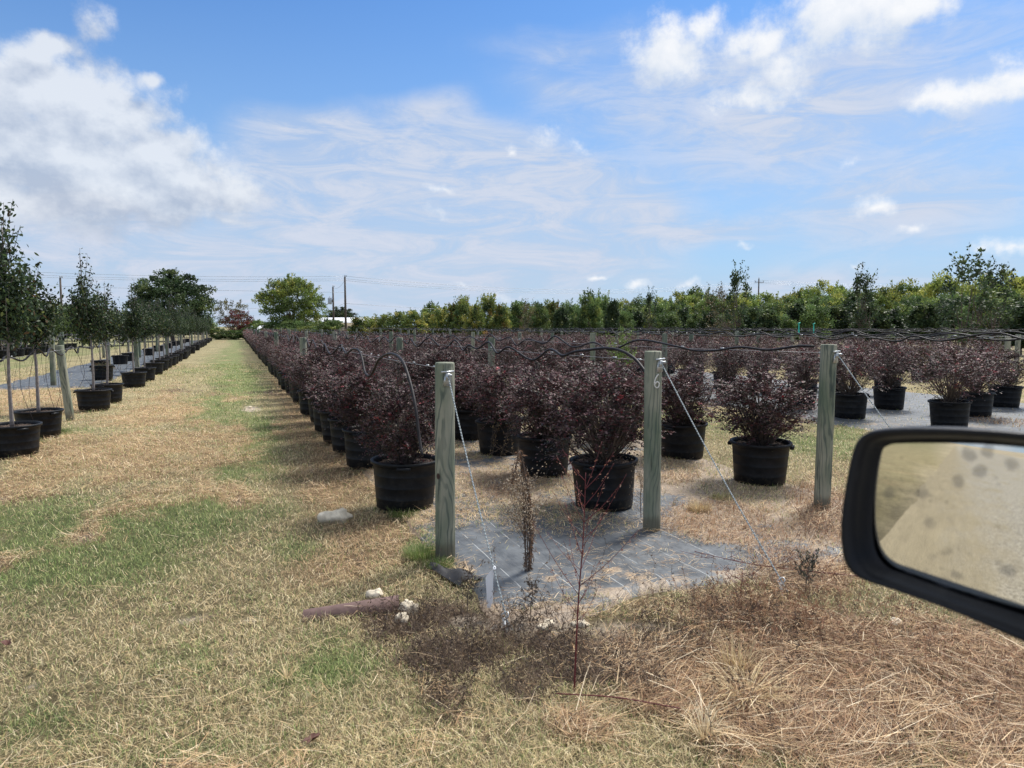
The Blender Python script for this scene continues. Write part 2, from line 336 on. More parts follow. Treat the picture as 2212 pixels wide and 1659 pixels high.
def link(name, me, parent=None, loc=None, rotz=0, scale=None):
    o = bpy.data.objects.new(name, me); COL.objects.link(o)
    if parent: o.parent = parent
    if loc is not None: o.location = loc
    if rotz: o.rotation_euler = (0, 0, rotz)
    if scale is not None: o.scale = (scale,)*3 if isinstance(scale, (int, float)) else scale
    return o
def obj(name, mb, m, parent=None, smooth=False, **k): return link(name, mb.mesh(name, m, smooth), parent, **k)
def tag(o, label=None, cat=None, group=None, kind=None):
    if label: o['label'] = label
    if cat: o['category'] = cat
    if group: o['group'] = group
    if kind: o['kind'] = kind
    return o
def thing(name, label, cat, loc=(0,0,0), rotz=0, group=None, scale=None):
    o = bpy.data.objects.new(name, None); COL.objects.link(o); o.location = loc; o.rotation_euler = (0, 0, rotz); o.empty_display_size = .2
    if scale is not None: o.scale = (scale,)*3 if isinstance(scale, (int, float)) else scale
    return tag(o, label, cat, group)
def smoothpath(P, k=8):
    P = np.asarray(P, float); Q = np.vstack([2*P[0]-P[1], P, 2*P[-1]-P[-2]]); out = []
    for i in range(1, len(Q)-2):
        t = np.linspace(0, 1, k, endpoint=False)[:, None]; a, b, c, d = Q[i-1:i+3]
        out.append(0.5*((2*b) + (-a+c)*t + (2*a-5*b+4*c-d)*t**2 + (-a+3*b-3*c+d)*t**3))
    return np.vstack(out + [P[-1:]])
def unit(v): return v/(np.linalg.norm(v, axis=-1, keepdims=True)+1e-9)
def rcol(n, cols, w, jit=0.25):
    cols = np.array(cols); i = rng.choice(len(cols), n, p=np.array(w)/sum(w)); return np.clip(cols[i]*(1 + rng.uniform(-jit, jit, (n, 1))), 0, 1)

# noise for the ground
def vnoise(x, y, seed=0):
    xi = np.floor(x).astype(np.int64); yi = np.floor(y).astype(np.int64); xf = x-xi; yf = y-yi
    def h(a, b):
        n = (a*374761393 + b*668265263 + seed*1442695041) & 0xffffffff; n = ((n ^ (n >> 13))*1274126177) & 0xffffffff
        return ((n ^ (n >> 16)) & 0xffff)/65535.0
    u = xf*xf*(3-2*xf); v = yf*yf*(3-2*yf)
    return (h(xi, yi)*(1-u)+h(xi+1, yi)*u)*(1-v) + (h(xi, yi+1)*(1-u)+h(xi+1, yi+1)*u)*v
def fbm(x, y, f=1.0, seed=0, o=4):
    s = 0; a = .5; t = 0
    for k in range(o): s = s + a*vnoise(x*f, y*f, seed+k*17); t += a; a *= .5; f *= 2.03
    return s/t
cf, sf = math.cos(YAW), math.sin(YAW)
def blob(x, y, u, v, ru, rv, p=2):
    c = G(u, v); D = np.linalg.norm(c[:2]); rx = ru/FPX*D*1.0
    a = G(u, v+min(rv, 300)); b = G(u, max(v-rv, 712)); ry = min(np.linalg.norm(a[:2]-c[:2]), np.linalg.norm(b[:2]-c[:2]))*0.55+0.45*max(np.linalg.norm(a[:2]-c[:2]), np.linalg.norm(b[:2]-c[:2]))
    h = c[:2]/D; dx = x-c[0]; dy = y-c[1]
    al = (dx*h[0]+dy*h[1])/ry; ac = (dx*h[1]-dy*h[0])/rx
    return np.exp(-(al*al+ac*ac)**(p/2))
GREEN = [(700,1430,130,50,.8),(420,1110,90,40,.9),(100,1180,150,60,.9),(180,1230,200,50,.75),(470,1090,50,50,.9),(500,1020,45,40,.9),(60,1130,120,50,.9),(250,1140,240,65,1.15),(60,1200,140,60,.8),(640,1180,60,40,.6),(560,930,50,50,.9),(270,1130,190,50,1),(120,1090,130,35,.6),(430,1130,60,40,.9),(540,960,60,60,.9),(520,900,50,30,.8),(560,1010,45,30,.8),(200,950,60,10,.4),(330,960,60,10,.6),(110,1010,70,15,.6),(60,1160,80,40,.6),
         (330,1010,60,12,.5),(600,1100,70,35,.5),(380,1190,60,30,.4),(720,1390,110,35,.5),(80,1560,120,60,.35),(460,1400,150,45,.3),(430,1620,120,40,.3),(600,1500,110,60,.3),(915,1185,32,30,1),(150,930,50,10,.6),(880,1090,26,12,.6),(1820,940,60,40,.5),(1570,930,60,30,.35),
         (60,745,80,14,.5),(60,775,60,8,.6),(480,775,40,18,.6),(420,800,60,10,.4)]
STRAW = [(280,980,260,60,1),(400,1050,200,35,.7),(350,880,120,40,.7),(480,1060,100,30,.6),(220,1100,40,14,.8),(330,1085,110,10,1),(620,1060,90,14,.5),(60,1000,60,40,.6),(130,870,60,30,.8),(60,850,80,30,.7)]
TAN = [(760,1000,140,120,.8),(800,1150,120,70,.9),(700,1230,140,60,.8),(650,900,60,60,.9),(620,830,40,40,.8),(1080,1040,90,40,1),(1000,1100,60,30,.6),(1580,930,160,50,.5),(1840,1000,100,60,.6)]
DARK = [(1240,1440,210,60,1),(1420,1400,160,45,.9),(960,1330,120,40,.9),(1010,1395,190,60,1),(1080,1345,170,26,.9),(860,1350,130,50,.9),(1560,1335,150,30,.8),(1250,1400,170,45,1),(1450,1370,120,40,.9),(1150,1480,160,60,.8),(1330,1530,120,50,.5),(1000,1500,90,60,.5),(1790,1150,60,70,.7),(720,1150,60,30,.45),(780,1210,60,25,.35),(1700,1240,60,30,.6),(600,845,70,9,.6),(420,840,80,8,.5)]
RUST = [(1800,1600,420,110,.9),(2120,1560,200,100,.9),(1820,1130,110,70,1.2),(2170,912,60,9,1.2),(1560,1130,160,55,1.2),(1720,1220,110,45,1.1),(1450,1040,90,20,.7),(1700,1470,430,120,1),(2060,1420,260,110,1),(1250,1560,150,70,.7),(1650,1350,260,60,1),(1900,1380,240,60,.8),(1450,1500,260,90,.7),(1600,1120,120,45,1),(1750,1080,70,60,.6),(1750,1500,300,90,.5),(2000,1500,250,100,.4),(1500,1060,60,20,.5),(1090,1040,110,40,.6)]
PALE = [(1100,1560,160,70,.6),(1700,1530,420,90,.6),(2050,1450,200,80,.6),(250,1560,300,90,.3),(300,1450,220,60,.25)]
DIRT = [(1010,1330,60,14,.6),(430,1325,60,12,.9),(545,1328,36,10,.9),(500,1400,14,8,.8),(70,1470,26,10,.7),(1380,1260,260,16,.3),(1100,1345,180,18,1),(1420,1345,130,14,.7),(540,880,22,7,.9),(1680,1440,60,10,.7),(1250,1350,220,12,.8),(1880,1310,40,12,.5),(1500,1560,40,14,.3)]
def onbed(x, y):
    e = (fbm(x, y, 2.1, 90)-.5)*0.7; e2 = (fbm(x, y, 1.3, 91)-.5)*0.6
    lim = 5.45-1.25*np.clip((7.2-y)/1.5, 0, 1)
    b1 = np.clip((x-1.28+e)/.1, 0, 1)*np.clip((lim+e-x)/.1, 0, 1)*np.clip((y-3.62+e2-0.04*x)/.1, 0, 1)
    return b1
def onbed2(x, y):
    return ((x > 9.5) & (x < 15.6) & (y > 7.0)).astype(float)
def onleft(x, y):
    e = (fbm(x, y, 1.1, 92)-.5)*1.0
    return np.clip((x+6.4+e)/.2, 0, 1)*np.clip((-3.4+e*.4-x)/.2, 0, 1)*np.clip((y-22+e)/.2, 0, 1)
def acc(x, y, L):
    s = np.zeros_like(x)
    for (u, v, ru, rv, wt) in L: s = np.maximum(s, wt*blob(x, y, u, v, ru, rv))
    return s
def zones(x, y):
    n = fbm(x, y, 1.7, 3); n2 = fbm(x, y, 5.0, 9); nn = (n-.5)*.95 + (n2-.5)*.75 + (fbm(x, y*.16, 2.6, 13)-.5)*.75
    far = np.clip((y-14)/10, 0, 1)
    lane = np.exp(-((x+.1+(fbm(x*0, y, .25, 5)-.5)*1.2)/.75)**2)
    g = acc(x, y, GREEN); g = np.maximum(g, np.clip((y-9)/6, 0, 1)*lane*(.75+.9*(fbm(x, y*.4, .7, 21)-.4)))
    g = np.maximum(g, 0.5*((x > 6.2) & (x < 9.0) & (y > 6))*np.clip(1.3-np.abs(x-7.6), 0, 1))
    g = np.maximum(g, 0.45*((x < -8) & (y > 12)))
    g = np.clip((g + nn*.7-.10)/.5, 0, 1)*.95
    s = np.clip((acc(x, y, STRAW) + nn*1.3-.30)/.3, 0, 1); t = np.clip((acc(x, y, TAN)+nn*.6-.25)/.4, 0, 1)
    d = np.clip((acc(x, y, DARK) + nn*.9-.38)/.3, 0, 1); r = np.clip((acc(x, y, RUST)+nn*.8-.3)/.4, 0, 1)
    p = np.clip((acc(x, y, PALE)+nn*.6-.2)/.4, 0, 1); b = np.clip((acc(x, y, DIRT)+nn*.8-.32)/.25, 0, 1)
    g = g*(1-s*.85)*(1-d*.6)*(1-r*.8)
    return g, s, t, d, r, p, b
C_OL = np.array([.34, .29, .165]); C_GR = np.array([.19, .22, .09]); C_ST = np.array([.42, .29, .165]); C_TN = np.array([.35, .25, .145])
C_DK = np.array([.17, .12, .085]); C_RU = np.array([.22, .14, .09]); C_PA = np.array([.42, .34, .22]); C_BD = np.array([.50, .42, .33])
def groundcol(x, y):
    g, s, t, d, r, p, b = [k[..., None] for k in zones(x, y)]
    c = np.ones(x.shape+(3,))*C_OL
    for wv, cc in ((p*.6, C_PA), (t, C_TN), (r, C_RU), (g, C_GR), (s*.85, C_ST), (d, C_DK), (b, C_BD)): c = c*(1-wv)+cc*wv
    return c

# ------------------------------------------------------------------ ground sheet
def build_ground():
    rr = np.concatenate([np.geomspace(0.15, 1.5, 8, endpoint=False), np.geomspace(1.5, 60, 420, endpoint=False), np.geomspace(60, 4000, 40)])
    a1 = np.arange(-22, 66, 0.28); a2 = np.arange(66, 338, 4.0); az = np.radians(np.concatenate([a1, a2])); n = len(az)
    X = rr[:, None]*np.sin(az); Y = rr[:, None]*np.cos(az)
    nearm = np.clip(1-rr[:, None]/60, 0, 1)
    Z = -0.002-0.03*fbm(X, Y, 3.0, 40)*nearm-0.012
    Z = np.where(Y < 1.9, -0.045, np.where(onbed(X, Y) > 0, -0.026, Z))
    C = groundcol(X, Y)
    fd = np.clip((rr[:, None, None]-30)/60, 0, 1); C = C*(1-fd*.5)+np.array([.25, .235, .13])*fd*.5; vf = np.clip((1.8-Y)/.8, 0, 1)[..., None]; C = C*(1-vf)+(np.array([.30, .255, .18])*(.55+.9*fbm(X*.35, Y*2, 1.6, 88))[..., None])*vf*1.6
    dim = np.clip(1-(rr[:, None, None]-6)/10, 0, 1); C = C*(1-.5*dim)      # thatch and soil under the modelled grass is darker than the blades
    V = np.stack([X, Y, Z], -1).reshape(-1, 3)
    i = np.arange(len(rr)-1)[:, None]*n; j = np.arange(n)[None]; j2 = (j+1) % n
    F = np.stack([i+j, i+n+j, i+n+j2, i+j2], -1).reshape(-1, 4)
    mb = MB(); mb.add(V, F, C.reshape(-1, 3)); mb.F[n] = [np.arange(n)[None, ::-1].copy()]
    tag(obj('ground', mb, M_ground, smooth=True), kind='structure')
build_ground()
# gravel road the vehicle stands on, behind the camera (seen in the mirror)
xs = np.concatenate([np.linspace(-300, -30, 30), np.linspace(-29, 20, 120), np.linspace(22, 200, 20)]); mb = MB(); ys = np.linspace(0, 1, 24)
e1 = 1.35 + (fbm(xs, xs*0, .35, 61)-.5)*0.35; e0 = -16 + (fbm(xs, xs*0, .4, 62)-.5)*1.0
X = np.repeat(xs[:, None], 24, 1); Y = e0[:, None]+(e1-e0)[:, None]*ys; Z = 0.004+0.012*np.sin(ys*np.pi)[None]+0*X
i = np.arange(len(xs)-1)[:, None]*24; j = np.arange(23)[None]
mb.add(np.stack([X, Y, Z], -1).reshape(-1, 3), np.stack([i+j, i+24+j, i+25+j, i+j+1], -1).reshape(-1, 4)); tag(obj('gravel_road', mb, M_gravel, smooth=True), kind='structure')

# weed fabric sheets
def cloth(label, x0, x1, y0, y1, step, dirtf, ragged=.12, seed=0):
    ysl = np.concatenate([np.arange(y0, min(y0+12, y1), step), np.arange(min(y0+12, y1), y1, step*8)]); nx = max(6, int((x1-x0)/step)); s = np.linspace(0, 1, nx)
    xa = x0 + (fbm(ysl*0, ysl, 1.4, seed+3)-.5)*ragged*2; xb = x1 + (fbm(ysl*0, ysl, 1.1, seed+4)-.5)*ragged*2
    X = xa[:, None] + (xb-xa)[:, None]*s; Y = np.repeat(ysl[:, None], nx, 1); fr = np.exp(-(Y-y0)/.5); Y = Y + fr*(fbm(X, X*0, 1.2, seed+7)-.5)*ragged*4
    Z = 0.003 + 0.022*fbm(X, Y, 1.6, seed+9)*np.clip((s-0)*(1-s)*12, 0, 1)[None]
    ed = np.clip(1-np.minimum(np.minimum(X-xa[:, None], xb[:, None]-X), Y-Y[0][None])/(.16+.35*fbm(X, Y, 2.2, seed+31)), 0, 1); Z -= .075*np.clip((ed-.7)*3.3, 0, 1)
    C = np.zeros(X.shape+(4,)); C[..., 3] = np.clip(dirtf(X, Y)+ed*.75*fbm(X, Y, 5, seed+41)*1.6, 0, 1)
    i = np.arange(len(ysl)-1)[:, None]*nx; j = np.arange(nx-1)[None]
    mb = MB(); mb.add(np.stack([X, Y, Z], -1).reshape(-1, 3), np.stack([i+j, i+j+1, i+nx+j+1, i+nx+j], -1).reshape(-1, 4), C.reshape(-1, 4))
    o = obj('ground_cloth', mb, M_cloth, smooth=True); return tag(o, label, 'ground cloth', 'weed fabric sheets under the pot beds')
CD = [(1560,1130,140,50,.9),(1700,1240,100,40,.8),(1340,1240,90,16,.6),(1430,1275,90,14,.55),(1300,1275,50,14,.5),(1150,1250,60,14,.6),(1250,1335,260,14,.9),(1100,1330,120,18,.8),(1600,1240,90,18,.5),(1050,1140,40,14,.4),(1640,1150,90,24,.6),(1500,1060,60,18,.5),(1240,1120,60,10,.3)]
def dirt1(x, y): return np.clip(np.clip((x-3.75+(fbm(x, y, 1.7, 37)-.5)*1.4)/.6, 0, 1)*np.clip((7.0-y)/1.0, 0, 1) + np.maximum(acc(x, y, CD)*.9, np.clip((y-5.2)/2.5, 0, .5)) + (fbm(x, y, 2.3, 33)-.5)*.8 + (fbm(x, y, 7.3, 36)-.5)*.7 + 0.12, 0, 1)
cloth('grey blue weed fabric with dirt patches, stretched between the three nearest wooden posts', 1.25, 5.5, 3.6, 92, .06, dirt1, seed=1)
cloth('grey blue weed fabric under the potted shrubs beyond the mirror top', 9.4, 15.9, 7.2, 92, .12, lambda x, y: np.clip((fbm(x, y, 1.5, 34)-.42)*1.5, 0, 1), seed=2)
cloth('pale grey weed fabric under the row of potted trees left of the grass lane', -6.3, -3.4, 22.0, 92, .15, lambda x, y: np.clip((fbm(x, y, 1.2, 35)-.5)*1.2, 0, 1), .35, seed=3)

# ------------------------------------------------------------------ grass, straw, dead weeds
def wedge(n, r0=1.9, r1=30, a0=-21, a1=63, pw=2.0):
    uu = rng.uniform(0, 1, n)
    if abs(pw-2) < 1e-3: r = r0*(r1/r0)**uu
    else: k = 2-pw; r = (r0**k + uu*(r1**k-r0**k))**(1/k)
    a = np.radians(rng.uniform(a0, a1, n)); return r*np.sin(a), r*np.cos(a), r
POTS = []                                       # filled later, keeps blades out of pots
def blades(mb, x, y, z, yaw, lean, L, Wd, C, curl):
    n = len(x); dx = np.cos(yaw); dy = np.sin(yaw)
    h = np.stack([dx, dy, np.zeros(n)], 1); s = np.stack([-dy, dx, np.zeros(n)], 1); P = np.stack([x, y, z], 1)
    d1 = h*np.sin(lean)[:, None] + np.array([0, 0, 1])*np.cos(lean)[:, None]
    l2 = np.clip(lean+curl, -2.2, 1.75); d2 = h*np.sin(l2)[:, None] + np.array([0, 0, 1])*np.cos(l2)[:, None]
    m = P + d1*(L*.55)[:, None]; t = m + d2*(L*.45)[:, None]; w2 = (Wd/2)[:, None]
    t[:, 2] = np.maximum(t[:, 2], 0.004)
    V = np.stack([P-s*w2, P+s*w2, m+s*w2*.8, m-s*w2*.8, t], 1).reshape(-1, 3); b = np.arange(n)*5
    C5 = np.repeat(C, 5, 0)
    mb.add(V, np.stack([b, b+1, b+2, b+3], 1), C5); mb.F.setdefault(3, []).append(np.stack([b+3, b+2, b+4], 1) + (mb.n - 5*n))
def build_grass():
    n = 600000; x, y, r = wedge(n, 1.9, 34, pw=2.0)
    g, s, t, d, rr, p, b = zones(x, y); bed = onbed(x, y)*(1-np.clip((y-4.6)/1.2, 0, .9)*np.clip((fbm(x, y, 1.9, 56)-.40)*7, .1, 1))
    bed = np.maximum(bed, onbed2(x, y)*.85); bed = np.maximum(bed, onleft(x, y)*.95)
    cover = np.clip(.86 + .4*(fbm(x, y, 9, 77)-.5) - b*.85, 0, 1)*(1-bed*np.clip(1.12-np.maximum(rr, t)*.9, 0, 1))
    keep = (rng.uniform(0, 1, n) < cover) & (y > 1.15)
    x, y, r, g, s, t, d, rr, p = [k[keep] for k in (x, y, r, g, s, t, d, rr, p)]; n = len(x)
    k = rng.uniform(0, 1, n); isg = k < (0.18 + .72*g)*(1-.9*d)*(1-.8*rr)*(1-.45*t)
    isd = (~isg) & (rng.uniform(0, 1, n) < d*.85)
    sc = (r/3.5)**.75
    yaw = rng.uniform(0, 2*np.pi, n); L = rng.uniform(.02, .055, n); lean = rng.uniform(.1, 1.2, n); Wd = rng.uniform(.0016, .0032, n)*np.maximum(sc, .8)
    drk = isd; L = np.where(drk, rng.uniform(.03, .085, n), L); L = np.where((rr > .5) & ~isg, rng.uniform(.03, .10, n), L)
    L = L*np.clip(sc**.3, 1, 1.6); lean = np.where(~isg, rng.uniform(.5, 1.5, n), lean)
    C = rcol(n, [[.60, .48, .27], [.44, .35, .19], [.76, .65, .42], [.18, .13, .075]], [4, 3, 2.4, 2.6])
    Cg = rcol(n, [[.19, .26, .085], [.31, .35, .13], [.45, .44, .21], [.10, .15, .055]], [4, 3, 2, 2])
    Cr = rcol(n, [[.40, .26, .15], [.30, .17, .10], [.60, .46, .31], [.11, .075, .05]], [4, 3, 2, 1.5])
    Cd = rcol(n, [[.15, .105, .075], [.22, .16, .11], [.08, .06, .045], [.34, .26, .17]], [4, 3, 3, 1])
    Ct = rcol(n, [[.50, .36, .20], [.40, .28, .16], [.62, .50, .32], [.24, .16, .10]], [4, 3, 2, 1.2])
    C = np.where((rng.uniform(0, 1, n) < t)[:, None], Ct, C); C = np.where((rng.uniform(0, 1, n) < rr)[:, None], Cr, C)
    C = np.where(isg[:, None], Cg, C); C = np.where(isd[:, None], Cd, C)
    C = C*(.62+.75*fbm(x, y, .8, 95)*.6+.75*fbm(x, y, 2.6, 96)*.45)[:, None]
    mb = MB(); blades(mb, x, y, np.where((onbed(x, y) + onbed2(x, y) + onleft(x, y) > .3) | ((x > 1.3) & (x < 5.7) & (y > 3.7)), .016, -.008), yaw, lean, L, Wd, C, rng.uniform(.1, .9, n))
    tag(obj('grass', mb, M_grass), 'short green and dried grass covering the lane and foreground', 'grass', kind='stuff')
    # loose straw lying in mats
    n = 210000; x, y, r = wedge(n, 1.9, 40, pw=1.75); g, s, t, d, rr, p, b = zones(x, y); bed = onbed(x, y)
    cd = np.clip((y-4.2)/1.2, .22, .95) + 1.0*np.clip(rr+t-.3, 0, 1) + .5*np.clip((fbm(x, y, 6.1, 58)-.52)*8, 0, 1)
    pr = np.clip(s*1.0 + 1.0*rr + .14*p + .16*t + .012 + .02*(1-g)*(r < 8), 0, 1); pr = np.where(bed > .5, np.clip(cd*1.0*np.clip((fbm(x, y, 1.9, 56)-.40)*7, .04, 1), 0, 1), pr)
    pr = pr*(1-.9*onleft(x, y))*(1-.8*onbed2(x, y))
    keep = (rng.uniform(0, 1, n) < pr) & (y > 1.15); x, y, r, s, rr, p, g = [k[keep] for k in (x, y, r, s, rr, p, g)]; n = len(x)
    sc = (r/3.5)**.6; clump = fbm(x, y, 1.6, 70)*np.pi*3; yaw = clump + rng.normal(0, .75, n)
    L = rng.uniform(.05, .19, n)*np.clip(sc**.4, 1, 1.5)*np.where(bed[keep] > .5, .6, 1.0); Wd = rng.uniform(.0013, .0034, n)*sc; long_ = rng.uniform(0, 1, n) < .06*rr; L = np.where(long_, L*2.1, L)
    C = rcol(n, [[.66, .48, .28], [.52, .34, .18], [.78, .64, .44], [.24, .15, .09]], [4, 3, 2.2, 2.2])
    Cr = rcol(n, [[.52, .36, .21], [.38, .22, .12], [.72, .59, .41], [.15, .09, .055]], [4, 3.4, 1.8, 2.8]); C = np.where((rng.uniform(0, 1, n) < rr*.8)[:, None], Cr, C)
    z = np.where((onbed(x, y) + onbed2(x, y) + onleft(x, y) > .3) | ((x > 1.3) & (x < 5.7) & (y > 3.7)), .02, 0) + np.abs(rng.normal(0, .012, n)) + np.where(s > .5, .02*rng.uniform(0, 1, n)*fbm(x, y, 6, 71)*2, 0) + .006
    mb = MB(); blades(mb, x, y, z, yaw, rng.uniform(1.25, 1.62, n), L, Wd, C, rng.uniform(-.25, .35, n))
    m = 700; x, y, r = wedge(m*4, 2.2, 7.5, pw=1.6); g, s, t, d, rr, p, b = zones(x, y); kp = (rng.uniform(0, 1, len(x)) < .30*rr+.12*p+.10*s+.02) & (onbed(x, y) < .5) & (y > 1.3); x, y, rr = x[kp][:m], y[kp][:m], rr[kp][:m]; m = len(x)
    blades(mb, x, y, rng.uniform(.01, .06, m), fbm(x, y, 1.6, 70)*9+rng.normal(0, .8, m), rng.uniform(1.15, 1.6, m), rng.uniform(.14, .38, m), rng.uniform(.0025, .0045, m), rcol(m, [[.82, .70, .50], [.66, .50, .30], [.50, .34, .19]], [3, 3, 2]), rng.uniform(-.2, .5, m))
    tag(obj('straw', mb, M_grass), 'loose dry straw lying in mats over the lane, cloth and foreground', 'straw', kind='stuff')
    # dead dark weeds: thin crooked stems with shrivelled leaves
    n = 9500; x, y, r = wedge(n*6, 2.0, 9, pw=1.2); g, s, t, d, rr, p, b = zones(x, y)
    up_ = blob(x, y, 1650, 1330, 260, 60); keep = (rng.uniform(0, 1, len(x)) < (d*.75 + .07*rr + .5*up_)*np.clip((fbm(x, y, 3.4, 59)-.36)*6, .12, 1)) & (onbed(x, y)*(fbm(x, y, 4, 8) > .45) < .4) & (y > 1.3); x, y = x[keep][:n], y[keep][:n]; n = len(x)
    mb = MB(); seg = 5; P = np.stack([x, y, np.zeros(n)], 1); dr = unit(np.stack([rng.normal(0, .5, n), rng.normal(0, .5, n), rng.uniform(.5, 1, n)], 1)); LP = []
    hgt = rng.uniform(.07, .23, n)*(1+.9*(rng.uniform(0, 1, n) < .12)); cc = rcol(n, [[.10, .07, .052], [.17, .12, .08], [.06, .045, .038]], [3, 2, 2]); cc = np.where((rng.uniform(0, 1, n) < np.clip((x-1.9)/1.2, 0, .9))[:, None], rcol(n, [[.26, .14, .085], [.38, .25, .15], [.14, .08, .055]], [3, 2, 2]), cc)
    for k in range(seg):
        nd = unit(dr + rng.normal(0, .35, (n, 3)) + np.array([0, 0, .05])); Q = P + nd*(hgt/seg)[:, None]; sd_ = unit(np.cross(nd, rng.normal(0, 1, (n, 3))))*.0011
        mb.add(np.stack([P-sd_, P+sd_, Q+sd_*.8, Q-sd_*.8], 1).reshape(-1, 3), np.arange(n*4).reshape(n, 4), np.repeat(cc, 4, 0))
        for q in range(2): mb.leaves(P*.4+Q*.6, rng.normal(0, 1, (n, 3)) + [0, 0, -.3], rng.normal(0, 1, (n, 3)), rng.uniform(.008, .024, n), rng.uniform(.003, .008, n), cc*rng.uniform(.6, 1.5, (n, 1)), hexa=False)
        P, dr = Q, nd
    tag(obj('dead_weeds', mb, M_grass), 'dark dead weed stems tangled in front of the weed fabric', 'dead weeds', kind='stuff')
build_grass()

# ------------------------------------------------------------------ pots and shrubs
def potmesh(h=.44, r=.30, name='pot'):
    mb = MB(); rb = r*.86
    pr = [(0, .004), (rb-.02, .0), (rb, .012)]
    for k in range(1, 4):
        z = h*k*.235; q = rb+(r*.97-rb)*z/h; pr += [(q, z-.006), (q+.0022, z-.002), (q+.0022, z+.002), (q+.0008, z+.006)]
    pr += [(r*.965, h-.045), (r, h-.035), (r+.012, h-.03), (r+.014, h-.004), (r+.006, h), (r-.008, h-.002), (r-.012, h-.03), (r-.02, h-.09)]
    mb.lathe(pr, 40)
    for a in (0.3, 0.3+np.pi):                   # grip lugs under the rim
        c = np.array([math.cos(a), math.sin(a)])*(r+.012)
        M = [[math.cos(a), -math.sin(a), 0], [math.sin(a), math.cos(a), 0], [0, 0, 1]]; mb.box((c[0], c[1], h-.045), (.035, .12, .03), M=M)
    return mb.mesh(name, M_pot, True)
def soilmesh(h=.44, r=.30):
    mb = MB(); n = 22; rr = np.linspace(0, r-.012, 9)[1:]; an = np.linspace(0, 2*np.pi, n, endpoint=False)
    V = [[0, 0, h-.045]] + [[q*math.cos(a), q*math.sin(a), h-.05+rng.uniform(-.006, .008)] for q in rr for a in an]
    F4 = []; F3 = [[0, 1+j, 1+(j+1) % n] for j in range(n)]
    for i in range(len(rr)-1):
        for j in range(n): F4.append([1+i*n+j, 1+(i+1)*n+j, 1+(i+1)*n+(j+1) % n, 1+i*n+(j+1) % n])
    mb.add(V, F4); mb.F[3] = [np.array(F3)]
    m = 420; a = rng.uniform(0, 6.28, m); q = (r-.03)*np.sqrt(rng.uniform(0, 1, m)); P = np.stack([q*np.cos(a), q*np.sin(a), np.full(m, h-.042)], 1)
    mb.leaves(P, np.stack([np.cos(a*7), np.sin(a*7), rng.uniform(-.1, .5, m)], 1), np.tile([0, 0, 1.], (m, 1)), rng.uniform(.015, .04, m), rng.uniform(.008, .018, m), [.1, .1, .1], hexa=False)
    return mb.mesh('soil', M_soil)
POT = potmesh(); SOIL = soilmesh()
POTT = potmesh(.40, .315); SOILT = soilmesh(.40, .315)
SH_COLS = [[.070, .034, .038], [.112, .056, .060], [.024, .017, .019], [.044, .048, .032], [.20, .135, .135], [.17, .030, .034], [.070, .056, .045]]
SH_W = [5, 4, 3, 2.6, 1.2, .2, 2]
def shrub(nshoot, leafL, lps, seed, wx=.46, hz_=.50, hexa=True, zc=.88):
    global rng; keep = rng; rng = np.random.default_rng(seed)
    th = rng.uniform(0, 2*np.pi, nshoot); cz = rng.uniform(-.95, 1, nshoot); rad = rng.uniform(.25, 1, nshoot)**.45
    lump = 1 + .26*np.sin(2*th+seed*1.7)*np.cos(2.5*cz+seed) + .16*np.sin(5*th+2*seed+3*cz)
    gap = np.sin(4.1*th+seed*.7+2*cz)*np.sin(5.3*cz+seed)+.35*np.sin(9*th+seed); gk = gap > -.62; th, cz, rad, lump = th[gk], cz[gk], rad[gk], lump[gk]; nshoot = len(th)
    rx = wx*np.clip(1-np.abs(cz)**3, .12, 1)**.6*lump*np.where(cz < 0, 1+cz*.06, 1.0)
    rx = rx*1.0; tip = np.stack([rx*rad*np.cos(th), rx*rad*np.sin(th), zc + hz_*cz*rad*lump], 1)
    outw = unit(np.stack([np.cos(th), np.sin(th), cz*.5+.25], 1) + rng.normal(0, .35, (nshoot, 3)))
    Ls = rng.uniform(.09, .20, nshoot); long = rng.uniform(0, 1, nshoot) < .13; Ls = np.where(long, Ls*1.9, Ls); tip += np.where(long[:, None], outw*.09, 0)
    base = tip - outw*(Ls*.75)[:, None]; mb = MB(); st = MB()
    shade = rng.uniform(.75, 1.25, nshoot); redd = rng.uniform(0, 1, nshoot) < .03
    side = unit(np.cross(outw, [0, 0, 1])); up = np.cross(side, outw)
    for k in range(lps):
        f = (k+.5)/lps; P = base + outw*(Ls*f)[:, None]; P[:, 2] -= .05*f*f*Ls/.15*.5
        s = 1 if k % 2 else -1
        D = outw*.55 + side*s*.8 + up*rng.normal(.05, .3, (nshoot, 1)) + rng.normal(0, .2, (nshoot, 3)); N = up + rng.normal(0, .38, (nshoot, 3))
        C = rcol(nshoot, SH_COLS, SH_W)*shade[:, None]; C = np.where(redd[:, None], C*[2.2, .9, 1.0], C)
        mb.leaves(P, D, N, leafL*rng.uniform(.7, 1.25, nshoot)*(1-.35*f), leafL*.62*rng.uniform(.8, 1.2, nshoot)*(1-.35*f), C, hexa=hexa)
    for i in range(0, nshoot, 6 if nshoot > 300 else 14):
        b0 = np.array([rng.normal(0, .03), rng.normal(0, .03), .37]); m = b0*.5+base[i]*.5+[0, 0, -.04]
        st.tube(smoothpath([b0, m, base[i], tip[i]], 3), np.linspace(.005, .0016, 10), 4, cap=False)
    for k in range(5):
        a = k*1.3; st.tube(smoothpath([[0, 0, .36], [.04*math.cos(a), .04*math.sin(a), .55], [.14*math.cos(a), .14*math.sin(a), .9]], 4), np.linspace(.011, .004, 9), 5)
    a, b = mb.mesh('foliage', M_leaf), st.mesh('stems', M_stem); rng = keep; return a, b
NEAR = [shrub(1080, .036, 12, 100+i, wx=.50, hz_=.385, zc=.85) for i in range(5)]
